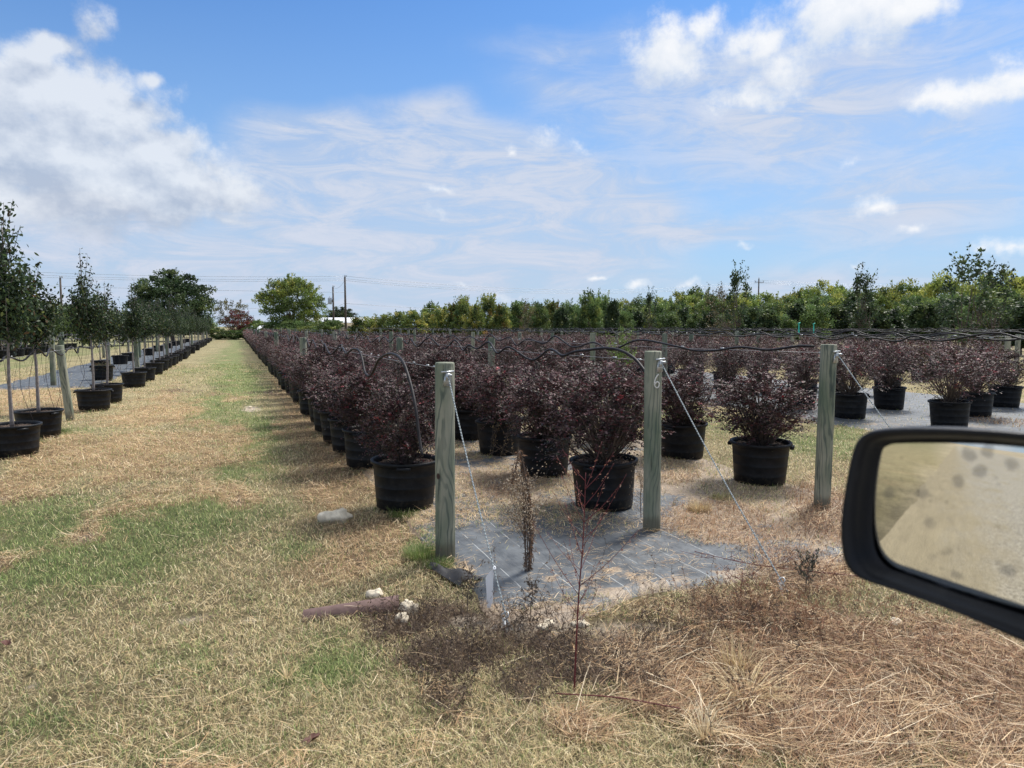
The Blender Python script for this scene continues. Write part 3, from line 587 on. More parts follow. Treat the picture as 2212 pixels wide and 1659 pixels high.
MID = [shrub(640, .042, 9, 200+i, wx=.52, hz_=.385, zc=.85, hexa=False) for i in range(4)]
FAR = [shrub(330, .062, 6, 300+i, wx=.53, hz_=.385, zc=.85, hexa=False) for i in range(3)]
_O = 'first second third fourth fifth sixth seventh eighth ninth tenth eleventh twelfth thirteenth fourteenth fifteenth sixteenth seventeenth eighteenth nineteenth'.split()
_T = ['', '', 'twenty', 'thirty', 'forty', 'fifty', 'sixty', 'seventy', 'eighty', 'ninety']; _TH = ['', '', 'twentieth', 'thirtieth', 'fortieth', 'fiftieth', 'sixtieth', 'seventieth', 'eightieth', 'ninetieth']
def nth(i):                                    # 0 -> first
    n = i+1
    return _O[n-1] if n < 20 else _TH[n//10] if n % 10 == 0 else _T[n//10]+'-'+_O[n % 10-1]
ORD = ['nearest', 'second', 'third', 'fourth', 'fifth', 'sixth', 'seventh', 'eighth', 'ninth', 'tenth']
shrubs = []
GRP = 'purple leaved shrubs in black pots standing in the beds'
def place_shrub(x, y, row, idx, label=None, sc=None, lod=None, rz=None, sxy=1.0):
    d = math.hypot(x, y); lod = lod if lod is not None else (0 if d < 13 else 1 if d < 30 else 2)
    src = (NEAR, MID, FAR)[lod]; fo, stm = random.choice(src); sc = sc or random.uniform(.86, 1.08)
    if label is None:
        label = f'purple potted shrub, {nth(idx)} from the front in {row}'
    o = thing('potted_shrub', label, 'potted shrub', (x, y, 0.008), 0, GRP)
    po = link('pot', POT, o); po.rotation_euler = (R(random.uniform(-1.6, 1.6)), R(random.uniform(-1.6, 1.6)), random.uniform(0, 6))
    f = link('foliage', fo, o, rotz=random.uniform(0, 6) if rz is None else rz); f.scale = (sc*sxy*random.uniform(.92, 1.08), sc*sxy*random.uniform(.92, 1.08), sc*random.uniform(.93, 1.04)); f.rotation_euler.x = R(random.uniform(-3, 3))
    if lod < 2: s = link('stems', stm, o, rotz=f.rotation_euler[2]); s.scale = f.scale
    if lod < 1: link('soil', SOIL, o)
    shrubs.append((x, y)); return o
rowsB = {}
R1 = 'the row beside the grass lane'; R2 = 'the row behind the numbered post'; R3 = 'the row behind the right hand post'
g_ = lambda u, v: G(u, v)[:2]
front = [(875,1094,R1,'purple shrub in a black pot left of the nearest post, black tube hanging into it',.92,.85),
 (797,1006,R1,'purple shrub in a black pot, second along the edge of the grass lane',1.0,1.0),
 (762,974,R1,None,1,1), (738,952,R1,None,1,1), (716,930,R1,None,1,1),
 (1305,1094,R2,'purple potted shrub on the fabric directly left of the post numbered 6',1.06,1.08),
 (1175,1026,R2,'purple potted shrub, second from the front in the row of the numbered post',1.0,1.05),
 (1080,980,R2,'purple shrub, dead vine on its dusty black pot, third behind numbered post',1.0,1.0),
 (1012,948,R2,None,1,1),
 (1640,1042,R3,'rounded purple shrub alone in a black pot between the numbered and right posts',1.0,1.03),
 (1473,988,R3,'purple shrub in a black pot just right of the numbered post',.98,1.0)]
cnt = {}
for (u, v, row, lab, sc, sxy) in front:
    p = g_(u, v); k = cnt.get(row, 0); cnt[row] = k+1
    place_shrub(p[0], p[1], row, k, lab, sc, sxy=sxy)
seqs = [(R1, 1.42, 12.6, 1.15), (R2, 3.15, 11.1, 1.32), (R3, 5.15, 9.0, 1.4)]
todo = []
for row, x0, y0, st in seqs:
    y = y0; k = cnt[row]
    while y < 88: todo.append((y, x0+random.uniform(-.06, .06), y, row, k)); k += 1; y += st*random.uniform(.94, 1.06)
R4 = 'the first row past the second grass strip'; R5 = 'the middle row beyond the mirror'; R6 = 'the far row beyond the mirror'
bed2 = [(1835,903,R4),(1730,883,R4),(1920,884,R5),(2050,924,R5),(2105,900,R5),(2168,880,R6)]
lab2 = {(1835,903):'purple shrub in a black pot immediately right of the right hand post',(2050,924):'broad purple shrub in a black pot directly above the top edge of the mirror',(2168,880):'purple shrub in a black pot at the right edge of the photo',(1920,884):'purple shrub in a black pot behind the cable of the right hand post',
        (1730,883):'purple shrub in a black pot half hidden behind the right hand post',(2105,900):'black pot and purple shrub mostly hidden behind the broad shrub above the mirror'}
for (u, v, row) in bed2:
    p = g_(u, v); k = cnt.get(row, 0); cnt[row] = k+1; place_shrub(p[0], p[1], row, k, lab2.get((u, v)), 1.05 if u != 2050 else 1.12, sxy=1.1)
for row, x0, y0, st in [(R4, 10.3, 13.0, 1.5), (R5, 12.1, 12.6, 1.5), (R6, 14.2, 12.3, 1.5)]:
    y = y0; k = cnt[row]
    while y < 80: todo.append((math.hypot(x0, y), x0+random.uniform(-.1, .1), y, row, k)); k += 1; y += st*random.uniform(.92, 1.08)
R7 = 'the beds near the tree line'
for jj, (x0, y0) in enumerate(((19.5, 14), (21.4, 15), (23.3, 16), (28.5, 20), (30.5, 22))):
    y = y0; k = 0
    while y < 70: todo.append((math.hypot(x0, y)+6, x0, y, f'the {nth(jj)} row of the far right beds', k)); y += 1.6; k += 1
todo.sort(); NLEFT = 300-len(shrubs)
for (_, x, y, row, k) in todo[:NLEFT]: place_shrub(x, y, row, k)
def meshdata(me):
    V = np.empty(len(me.vertices)*3, np.float32); me.vertices.foreach_get('co', V); C = np.empty(len(me.vertices)*4, np.float32); me.color_attributes['Col'].data.foreach_get('color', C)
    return V.reshape(-1, 3), C.reshape(-1, 4)
def rest():
    LOW = [shrub(120, .085, 5, 400+i, hz_=.44, zc=.84, hexa=False)[0] for i in range(2)]; D_ = [meshdata(m) for m in LOW]; mb = MB()
    for i, (_, x, y, row, k) in enumerate(todo[NLEFT:]):
        V, C = D_[i % 2]; a = random.uniform(0, 6.28); c, s = math.cos(a), math.sin(a); q = random.uniform(.9, 1.1)
        V2 = np.stack([V[:, 0]*c-V[:, 1]*s, V[:, 0]*s+V[:, 1]*c, V[:, 2]], 1)*q + [x, y, 0]; mb.add(V2, np.arange(len(V)).reshape(-1, 4), C)
        mb.lathe([(.01, .002), (.24, .005), (.28, .38), (.305, .39), (.3, .42), (.27, .36)], 10, [.012, .012, .013], (x, y, .008))
    tag(obj('distant_shrubs', mb, M_leaf), 'mass of purple shrubs in black pots filling the far ends of the beds', 'shrubs', kind='stuff')
rest()

# ------------------------------------------------------------------ posts, wires, tubes
def postmesh(h, r=.069, seed=0):
    mb = MB(); rs = np.random.default_rng(seed); zs = np.array([-.02, .0, .2, .5, .8, 1.1, h-.012, h-.003, h]); n = 28; an = np.linspace(0, 2*np.pi, n, endpoint=False)
    rad = r*(1+.03*np.sin(2*an+seed)+.015*np.sin(5*an)); V = []
    for k, z in enumerate(zs):
        q = rad*(1.03-.03*z/h); q = q*(.97 if k == 7 else .90 if k == 8 else 1)
        V.append(np.stack([q*np.cos(an), q*np.sin(an), np.full(n, z)], 1))
    V = np.concatenate(V); i = np.arange(len(zs)-1)[:, None]*n; j = np.arange(n)[None]; j2 = (j+1) % n
    mb.add(V, np.stack([i+j, i+j2, i+n+j2, i+n+j], -1).reshape(-1, 4)); mb.F[n] = [(np.arange(n)[None]+len(V)-n)]
    return mb.mesh('post', M_wood, True)
PM = [postmesh(1.40, seed=1), postmesh(1.455, .067, 2), postmesh(1.49, .069, 3)]
PMF = [postmesh(1.42, seed=5), postmesh(1.47, .07, 7)]
def bracket(parent, z, ang, r=.069):
    mb = MB(); M = np.array([[math.cos(ang), -math.sin(ang), 0], [math.sin(ang), math.cos(ang), 0], [0, 0, 1]])
    tri = np.array([[0, -.016, .0], [0, .016, .0], [0, .034, -.085], [0, -.034, -.085]]); V = np.vstack([tri, tri+[.007, 0, 0]])
    V = (V + [r+.002, 0, z]) @ M.T; mb.add(V, [[0,1,2,3],[7,6,5,4],[0,4,5,1],[1,5,6,2],[2,6,7,3],[3,7,4,0]])
    q = lambda *p: (np.array(p)+[r+.012, 0, z]) @ M.T
    mb.tube([q(0, -.045, .012), q(0, .045, .016)], .007, 8); mb.tube([q(-.01, 0, -.012), q(.045, .012, -.008)], .009, 8); mb.box(q(.006, 0, -.02), (.02, .03, .05), M=M)
    return obj('bracket', mb, M_galv, parent)
posts = []
def wirepath(x, y0, y1, ys_, z=1.33):
    P = []
    for a, b in zip(ys_[:-1], ys_[1:]):
        for t in np.linspace(0, 1, 9)[:-1]: P.append([x+.075, a+(b-a)*t, z-.03*math.sin(math.pi*t)])
    P.append([x+.075, ys_[-1], z]); return P
def tubepath(x, ys_, z=1.34, seed=0, amp=.13):
    rs = random.Random(seed); P = []; y = ys_[0]+.25; s = 1
    while y < ys_[-1]-.4:
        P.append([x+.05+rs.uniform(-.05, .07), y, z+(rs.uniform(-.01, .07) if s > 0 else -rs.uniform(.02, amp))]); y += rs.uniform(.28, .8)*(1 if y < 40 else 2); s = -s
    return P
PG = 'round treated wooden posts carrying the wires'
PS = [(962,1206,0,'weathered wooden post with dark streaks, leftmost and nearest of the three front posts',960,780),(1408,1146,1,'wooden post carrying the metal number 6, between the two other front posts',1410,757),(1775,1098,2,'wooden post with swirling grain, rightmost of the three front posts, beside the mirror',1789,743)]
tops = []
for (u, v, k, lab, ut, vt) in PS:
    b = G(u, v); h = (1.40, 1.455, 1.49)[k]; t = PYp(ut, vt, b[1]); o = thing('wooden_post', lab, 'post', (b[0], b[1], 0), 0, PG)
    o.rotation_euler = (R(.3), math.atan2(t[0]-b[0], h), 0); link('shaft', PM[k], o, rotz=(0.4, 2.2, 4.0)[k])
    ang = math.atan2(-b[1], -b[0]) + (.25, .75, .95)[k]; bracket(o, h-.075, ang)
    tops.append((b, t, ang, h, o))
# number 6 on the second post
b, t, ang, h, o6 = tops[1]
aa = math.atan2(-b[1], -b[0]) + .42; mb = MB(); r_ = .0705; N6 = []
for q in np.linspace(0, 1, 40):
    if q < .35: s = q/.35; yy = .030-.030*math.sin(s*1.5); yy = .020-.045*s; zz = .05-.075*s; 
    N6.append(None)
pts = [(.014, .056), (.0, .042), (-.012, .020), (-.018, -.004), (-.018, -.026), (-.010, -.045), (.002, -.050), (.013, -.043), (.018, -.026), (.014, -.010), (.003, -.004), (-.008, -.010), (-.014, -.022)]
P6 = smoothpath([[math.cos(aa+s/r_*1.0)*(r_+.004), math.sin(aa+s/r_*1.0)*(r_+.004), h-.235+z_] for s, z_ in pts], 6)
mb.tube(P6, .0052, 6); obj('number_six', mb, M_num, o6)
# cables to the ground anchors
anch = [G(1100,1362), G(1702,1282), np.array([4.95, 3.35, 0])]
ropelab = ['braided grey cable of the nearest post, white ribbon tied low on it','braided grey cable running from the numbered post down to the dead weeds','braided grey cable from the right hand post disappearing behind the mirror']
rope_pt = None
for k, (b, t, ang, h, o) in enumerate(tops):
    z = h-.085; s = np.array([t[0]+math.cos(ang)*.095, b[1]+math.sin(ang)*.095, z]); e = anch[k]+np.array([0, 0, .01])
    mb = MB(); n = 60; L = np.linalg.norm(e-s); T = np.linspace(0, 1, n)[:, None]
    core = s+(e-s)*T; core[:, 2] -= .03*np.sin(np.pi*T[:, 0]); mb.tube(core, .0034, 6)
    sd1 = unit(np.cross(e-s, [0, 0, 1])); sd2 = np.cross(sd1, unit(e-s)); T2 = np.linspace(0, 1, 420)[:, None]; c2 = s+(e-s)*T2; c2[:, 2] -= .03*np.sin(np.pi*T2[:, 0]); ph = T2*L/.045*2*np.pi
    for q in (0, np.pi): mb.tube(c2+(sd1*np.cos(ph+q)+sd2*np.sin(ph+q))*.0032, .0026, 4)
    ro = obj('guy_cable', mb, M_rope); tag(ro, ropelab[k], 'cable', 'cables anchoring the front posts')
    mb = MB(); mb.tube([[0, 0, -.15], [-.01, .06, .05]], .009, 6); mb.tube(smoothpath([[-.01, .05, .04], [.01, .04, .065], [.01, .06, .08], [-.02, .07, .06], [-.01, .05, .04]], 5), .004, 5); obj('anchor_stake', mb, M_galv, ro, loc=tuple(anch[k]))
    if k == 0: rope_pt = (s, e)
# ribbon on the first cable
s, e = rope_pt; f = .80; c = s+(e-s)*f; mb = MB()
u0 = np.array([0, 0, 1.]); rb = Rv*.5; pts = [(0, 0), (-.018, -.03), (-.030, -.06), (-.028, -.12), (-.026, -.17), (-.030, -.20), (-.034, -.235)]; V = []
for k, (a, z) in enumerate(pts):
    wd = [.006, .016, .022, .020, .019, .017, .008][k]; d_ = Rv*wd + Fv*.006*math.sin(k*2); V += [c+Rv*a+u0*z-d_, c+Rv*a+u0*z+d_]
mb.add(V, [[2*k, 2*k+1, 2*k+3, 2*k+2] for k in range(6)]); mb.tube(smoothpath([c+Rv*.006, c+u0*.008+Fv*.006, c-Rv*.007, c-u0*.008-Fv*.006, c+Rv*.006], 4), .004, 5)
tag(obj('ribbon', mb, M_white), 'white ribbon tied low on the cable of the nearest post', 'ribbon')

def drip(parent, x, y, z, px, py, pz=.42, curl=0):
    mb = MB(); P = smoothpath([[x, y, z], [x+(px-x)*.2+random.uniform(-.06, .06), y+(py-y)*.2, z*.72+pz*.28], [x+(px-x)*.7+random.uniform(-.08, .08), y+(py-y)*.7, z*.3+pz*.7], [px, py, pz]], 5)
    mb.tube(P, .0028, 4); obj('drip_line', mb, M_tube, parent)
def wire_row(x, ys_, lab, z=1.33, seed=0, customtube=None, skipfirstpost=0, amp=.13, pstyle=PMF, ptext=None, dripn=0, tube_r=.0128):
    mb = MB(); mb.tube(wirepath(x, 0, 0, ys_, z), .0028, 4); tag(obj('steel_wire', mb, M_wire), f'thin steel wire strung along {lab}', 'wire', 'wires strung from post to post')
    P = tubepath(x, ys_, z+.01, seed, amp)
    if customtube is not None: yc = customtube[-1][1]; P = list(customtube) + [p for p in P if p[1] > yc+.35]
    mb = MB(); mb.tube(smoothpath(P, 5), tube_r, 8); to = tag(obj('irrigation_tube', mb, M_tube, smooth=True), f'wavy black irrigation tube along {lab}', 'irrigation tube', 'irrigation tubes on the wires')
    mb = MB()
    for p in P[::2]: mb.tube([[x+.075, p[1]-.03, z+.0], [x+.075, p[1]+.03, z+.0]], .006, 5)
    obj('wire_clips', mb, M_galv, to)
    for k, y in enumerate(ys_[skipfirstpost:]):
        o = thing('wooden_post', ptext or f'round wooden post, {nth(k)} back in {lab}', 'post', (x+random.uniform(-.04, .04), y, 0), random.uniform(0, 6), PG)
        o.rotation_euler = (R(random.uniform(-1.2, 1.2)), R(random.uniform(-1.2, 1.2)), random.uniform(0, 6)); link('shaft', pstyle[k % 2], o)
    return to
# row 1 tube: hangs in a big loop and drops into the nearest shrub
c1_ = [PXp(u, v, 1.33) for (u, v) in [(912,985),(905,940),(897,876),(884,819),(868,778),(844,764),(819,776),(806,803),(797,812),(788,803),(782,775),(775,757),(762,754),(748,764)]]
c1_ = [np.array(p) for p in c1_]
t1 = wire_row(1.36, [tops[0][0][1]]+[15.2+10*k for k in range(8)], R1, 1.34, 1, c1_, 1)
c2_ = [PXp(u, v, 3.12) for (u, v) in [(1396,806),(1378,782),(1362,768),(1340,757),(1310,752),(1270,756),(1240,760),(1215,768)]]
t2 = wire_row(3.13, [tops[1][0][1]]+[14.4+10*k for k in range(8)], R2, 1.37, 2, c2_, 1)
c3_ = [PXp(u, v, 4.93) for (u, v) in [(1758,748),(1720,748),(1660,756),(1600,750),(1545,757),(1500,757),(1460,748)]]
t3 = wire_row(4.95, [tops[2][0][1]]+[13.9+10*k for k in range(8)], R3, 1.41, 3, c3_, 1)
wire_row(9.2, [5.2, 17.5, 28, 38, 48, 58, 68], 'the bed edge beyond the mirror', 1.50, 4, None, 0, .10)
wire_row(10.9, [6.5, 16.5, 27, 37, 47, 57, 67], R4, 1.50, 5, None, 0, .10)
wire_row(12.8, [7.2, 18.0, 28, 38, 48, 58], R5, 1.50, 6, None, 0, .10)
wire_row(19.4, [13, 24, 34, 44, 54], 'the left edge of the bed near the tree line', 1.52, 7, None, 0, .08)
wire_row(21.3, [14, 25, 35, 45], 'the middle of the bed near the tree line', 1.52, 8, None, 0, .08)
wire_row(25.0, [16, 27, 37, 47], 'the right side of the bed near the tree line', 1.54, 9, None, 0, .08)
for (u, v) in ((875,1094), (797,1006)): p = g_(u, v); drip(t1, 1.38, p[1], 1.3, p[0]+.1, p[1])
for (u, v) in ((1305,1094), (1175,1026)): p = g_(u, v); drip(t2, 3.15, p[1]+.3, 1.33, p[0]+.15, p[1]-.1)
p = g_(1640, 1042); drip(t3, 5.0, p[1]+.25, 1.38, p[0]-.12, p[1]-.15)
for i, (u, v, dd) in enumerate(((1724,708,17.0), (1756,708,19.0))):
    c = AT(u, dd); zt = ZAT(u, v, dd); mb = MB(); V = [[c[0]-.015, c[1], zt+.09], [c[0]+.02, c[1]+.01, zt+.09], [c[0]+.025, c[1], zt-.12], [c[0]-.012, c[1]+.01, zt-.14]]
    mb.add(V, [[0, 1, 2, 3]]); mb.tube([[c[0]-.03, c[1], zt+.09], [c[0]+.03, c[1], zt+.11]], .012, 5)
    tag(obj('marker_ribbon', mb, M_teal), ('teal marker ribbon hanging from the wires left of the right hand post top','short teal marker ribbon knotted on the wires near the top of the right hand post')[i], 'ribbon', 'teal marker ribbons')

# ------------------------------------------------------------------ young potted trees (left)
def youngtree(seed, H=3.05, zb=1.5, wx=.36, nl=2600, leafL=.062, lean=.0, cols=None, top=1.0):
    global rng; keep = rng; rng = np.random.default_rng(seed); tr = MB(); cr = MB()
    P = smoothpath([[0, 0, .34], [rng.normal(0, .02), rng.normal(0, .02), 1.0], [rng.normal(0, .03)+lean*.3, rng.normal(0, .03), 1.7], [lean, rng.normal(0, .05), H-.35]], 6)
    tr.tube(P, np.linspace(.026, .007, len(P)), 8)
    cols = cols or [[.030, .052, .022], [.048, .076, .028], [.018, .030, .016], [.10, .12, .040], [.065, .042, .020]]; cw = [5, 4, 4, 1, .4]
    nb = 34; tips = []
    for i in range(nb):
        f = i/(nb-1); z0 = zb-.10 + (H-.55-zb)*f*rng.uniform(.8, 1.05); z0 = max(z0, zb-.12); a = i*2.4+rng.normal(0, .3)
        L = (wx*(1.08-.55*f) + rng.normal(0, .05))*(1+.3*(rng.uniform() < .15)); L = max(L, .12); up = rng.uniform(.55, 1.1)
        b0 = np.array([lean*((z0-.4)/(H-.4)), 0, z0]); e = b0 + np.array([math.cos(a)*L, math.sin(a)*L, L*up+.12])
        if f > .7: e = b0 + np.array([math.cos(a)*L*.7, math.sin(a)*L*.7, rng.uniform(.25, .62)*top])
        m = b0*.5+e*.5+np.array([0, 0, -.03]); Q = smoothpath([b0, m, e], 5); tr.tube(Q, np.linspace(.008, .002, len(Q)), 4, cap=False); tips.append((Q, f))
    n = nl//nb
    for Q, f in tips:
        dens = int(n*1.7) if f < .72 else int(n*.42)
        t = rng.uniform(.12, 1, dens); i = np.clip((t*(len(Q)-1)).astype(int), 0, len(Q)-2); P = Q[i]*(1-(t*(len(Q)-1)-i))[:, None]+Q[i+1]*(t*(len(Q)-1)-i)[:, None]
        sp = .085 if f < .72 else .03; P = P + rng.normal(0, sp, (dens, 3))*[1, 1, .9]
        D = rng.normal(0, .6, (dens, 3)) + [0, 0, -.5]; cr.leaves(P, D, rng.normal(0, .6, (dens, 3))+[0, 0, .5], leafL*rng.uniform(.7, 1.2, dens), leafL*.5*rng.uniform(.8, 1.2, dens), rcol(dens, cols, cw)*rng.uniform(.8, 1.2), hexa=True)
    a, b = tr.mesh('trunk', M_trunk, True), cr.mesh('crown', M_tree); rng = keep; return a, b
YT = [youngtree(31, 3.25, 1.5, .34, 3300, top=1.2), youngtree(32, 2.75, 1.45, .33, 2900, top=1.1), youngtree(33, 3.05, 1.48, .32, 2800, lean=-.14, top=1.4), youngtree(34, 2.7, 1.45, .30, 2500, top=1.2), youngtree(35, 2.8, 1.45, .31, 2700, lean=.06, top=1.1)]
YG = [youngtree(41, 2.6, 1.35, .55, 2200, .085, cols=[[.07, .11, .03], [.10, .14, .04], [.05, .08, .03], [.14, .16, .05], [.04, .05, .02]]), youngtree(42, 2.8, 1.3, .5, 2200, .085, cols=[[.06, .10, .03], [.09, .13, .04], [.05, .08, .03], [.14, .15, .04], [.04, .05, .02]])]
TG = 'young trees in black pots left of the grass lane'
def place_tree(x, y, lab, k=None, sc=1.0, src=YT, pot=(POTT, SOILT), grp=TG, rz=None):
    tm, cm = src[k] if k is not None else random.choice(src)
    o = thing('potted_tree', lab, 'potted tree', (x, y, 0), 0, grp); link('pot', pot[0], o, rotz=random.uniform(0, 6)); link('soil', pot[1], o)
    rz = random.uniform(0, 6) if rz is None else rz
    for nm, me in (('trunk', tm), ('crown', cm)): c = link(nm, me, o, rotz=rz); c.scale = (sc, sc, sc)
    POTS.append((x, y)); return o
LT = [(30,982,'tall dark leaved tree in a wide black pot at the left edge of the photo',0,1.0,0),(86,942,'slender potted tree directly behind the leftmost tree, left of the leaning post',1,1.0,1),
      (204,884,'young potted tree right of the leaning post, long shoot bending left',2,1.0,0),(233,868,'young tree in a black pot tucked behind the tree with the leaning shoot',3,1.0,2),
      (290,835,'young tree in a black pot, fifth from the left edge, thin pointed top',2,.92,3),(313,822,'young tree in a black pot close behind the fifth tree from the left edge',3,.95,1),
      (333,808,'young dark tree in a black pot, seventh from the left edge',4,.98,2),(346,800,'young dark tree in a black pot, eighth from the left edge',1,1.05,4),
      ]
for (u, v, lab, k, sc, rz) in LT: p = g_(u, v); place_tree(p[0], p[1], lab, k, sc, rz=rz)
y = 31.5; nt = 8
while y < 86: place_tree(-2.6+random.uniform(-.1, .1), y, f'dark leaved potted tree, {nth(nt)} in the first row on the left', None, random.uniform(.85, .96)); nt += 1; y += random.choice([1.7, 2.4, 3.8])
y = 30; nt = 0
while y < 84: place_tree(-4.6+random.uniform(-.1, .1), y, f'dark leaved potted tree, {nth(nt)} in the second row on the left', None, random.uniform(.80, .92)); nt += 1; y += random.choice([3.0, 5.0, 7.0])
for x0 in (-11.2, -13.0, -14.8):
    y = 20 + abs(x0+11)*1.0; nt = 0; rw = {-11.2: 'near', -13.0: 'middle', -14.8: 'far'}[x0]
    while y < 62: place_tree(x0, y, f'light green potted tree, {nth(nt)} in the {rw} row of the distant left bed', None, random.uniform(.9, 1.06), YG, grp='light green trees in the distant left bed'); nt += 1; y += random.uniform(1.2, 1.8)
LW = 'the first tree row on the left'
def lrow(x, ys_, lab, seed, z=1.25):
    t = wire_row(x, ys_, lab, z, seed, None, len(ys_), .12, tube_r=.013)
    return t
b = G(148, 905)
ly = [4.0, b[1], 24.8, 35, 45, 55, 65, 75, 85]; lt = lrow(b[0]-.05, ly, LW, 21)
for k, y in enumerate(ly[1:]):
    o = thing('wooden_post', 'leaning pale green wooden post between the second and third tree at the left' if k == 0 else f'wooden post, {nth(k)} in the receding left tree row', 'post', (b[0]+random.uniform(-.04, .04), y, 0), 0, PG)
    o.rotation_euler = (R(1), R(-4.5 if k == 0 else random.uniform(-4, 1)), random.uniform(0, 6)); link('shaft', PMF[k % 2], o, scale=(.98, .98, .93))
for x0, s, zz in ((-4.7, 22, 1.28), (-6.5, 23, 1.3), (-11.2, 24, 1.35), (-13.0, 25, 1.35)):
    ys_ = [13.5 + (x0+4.7)*-.6 + 9.5*k for k in range(7)]; lab = {22: 'the second tree row on the left', 23: 'the third wire line on the left', 24: 'the near side of the distant left bed', 25: 'the far side of the distant left bed'}[s]
    tt = wire_row(x0, ys_, lab, zz, s, None, 0, .12, tube_r=.012)
    if s in (22, 23):
        for k in range(34): yy = ys_[0]+k*1.05; 
        for k in range(34):
            yy = ys_[0]+.5+k*.95; mb = MB(); q = [[x0+.05, yy, zz], [x0+.05+random.uniform(-.1, .1), yy+random.uniform(-.1, .1), zz*.6], [x0+random.uniform(-.25, .25), yy+random.uniform(-.2, .2), random.uniform(.05, .35)]]; mb.tube(smoothpath(q, 4), .003, 4); obj('drip_line', mb, M_tube, tt)
for k in range(30):
    yy = 9.5+k*.75; mb = MB(); q = [[b[0], yy, 1.22], [b[0]+random.uniform(-.12, .12), yy+random.uniform(-.1, .1), .75], [b[0]+random.uniform(-.2, .25), yy+random.uniform(-.25, .25), random.uniform(.1, .42)]]; mb.tube(smoothpath(q, 4), .003, 4); obj('drip_line', mb, M_tube, lt)
p = g_(1080, 980); vb = np.array([p[0], p[1], 0]); dv = unit(-vb); sv = np.array([dv[1], -dv[0], 0]); o = thing('dead_vine', 'brown dead vine drooping over the front of a dusty pot behind the nearest post', 'vine', tuple(vb)); mb = MB(); lf = MB()
for k in range(9):
    a = rng.uniform(-.2, .16); Q = smoothpath([dv*.22+sv*a+[0, 0, .46], dv*.335+sv*(a+rng.normal(0, .03))+[0, 0, .40], dv*.34+sv*(a+rng.normal(0, .06))+[0, 0, .2], dv*.37+sv*(a+rng.normal(0, .09))+[0, 0, .04]], 5); mb.tube(Q, .002, 4)
    n = 30; P = Q[rng.integers(0, len(Q), n)]+rng.normal(0, .014, (n, 3)); lf.leaves(P, rng.normal(0, 1, (n, 3)), rng.normal(0, 1, (n, 3)), .03, .012, rcol(n, [[.16, .11, .06], [.30, .22, .12], [.09, .07, .04]], [3, 2, 2]), hexa=False)
obj('stems', mb, M_stem, o); obj('leaves', lf, M_grass, o)
# pot without a tree, weeds spilling over
p = g_(222, 821); o = thing('weedy_pot', 'black pot without a tree, dry weeds spilling over its rim, on the pale fabric', 'pot', (p[0], p[1], 0)); link('pot', POT, o, scale=1.05); link('soil', SOIL, o, scale=1.05)
mb = MB(); n = 420; a = rng.uniform(0, 6.28, n); q = rng.uniform(.1, .36, n); Pp = np.stack([q*np.cos(a), q*np.sin(a), .47-np.clip(q-.25, 0, 1)*1.6+rng.normal(0, .03, n)], 1)
mb.leaves(Pp, rng.normal(0, 1, (n, 3))+[0, 0, .2], rng.normal(0, 1, (n, 3)), .07, .012, rcol(n, [[.09, .08, .04], [.16, .10, .06], [.07, .09, .03]], [2, 2, 2]), hexa=False); obj('weeds', mb, M_grass, o)

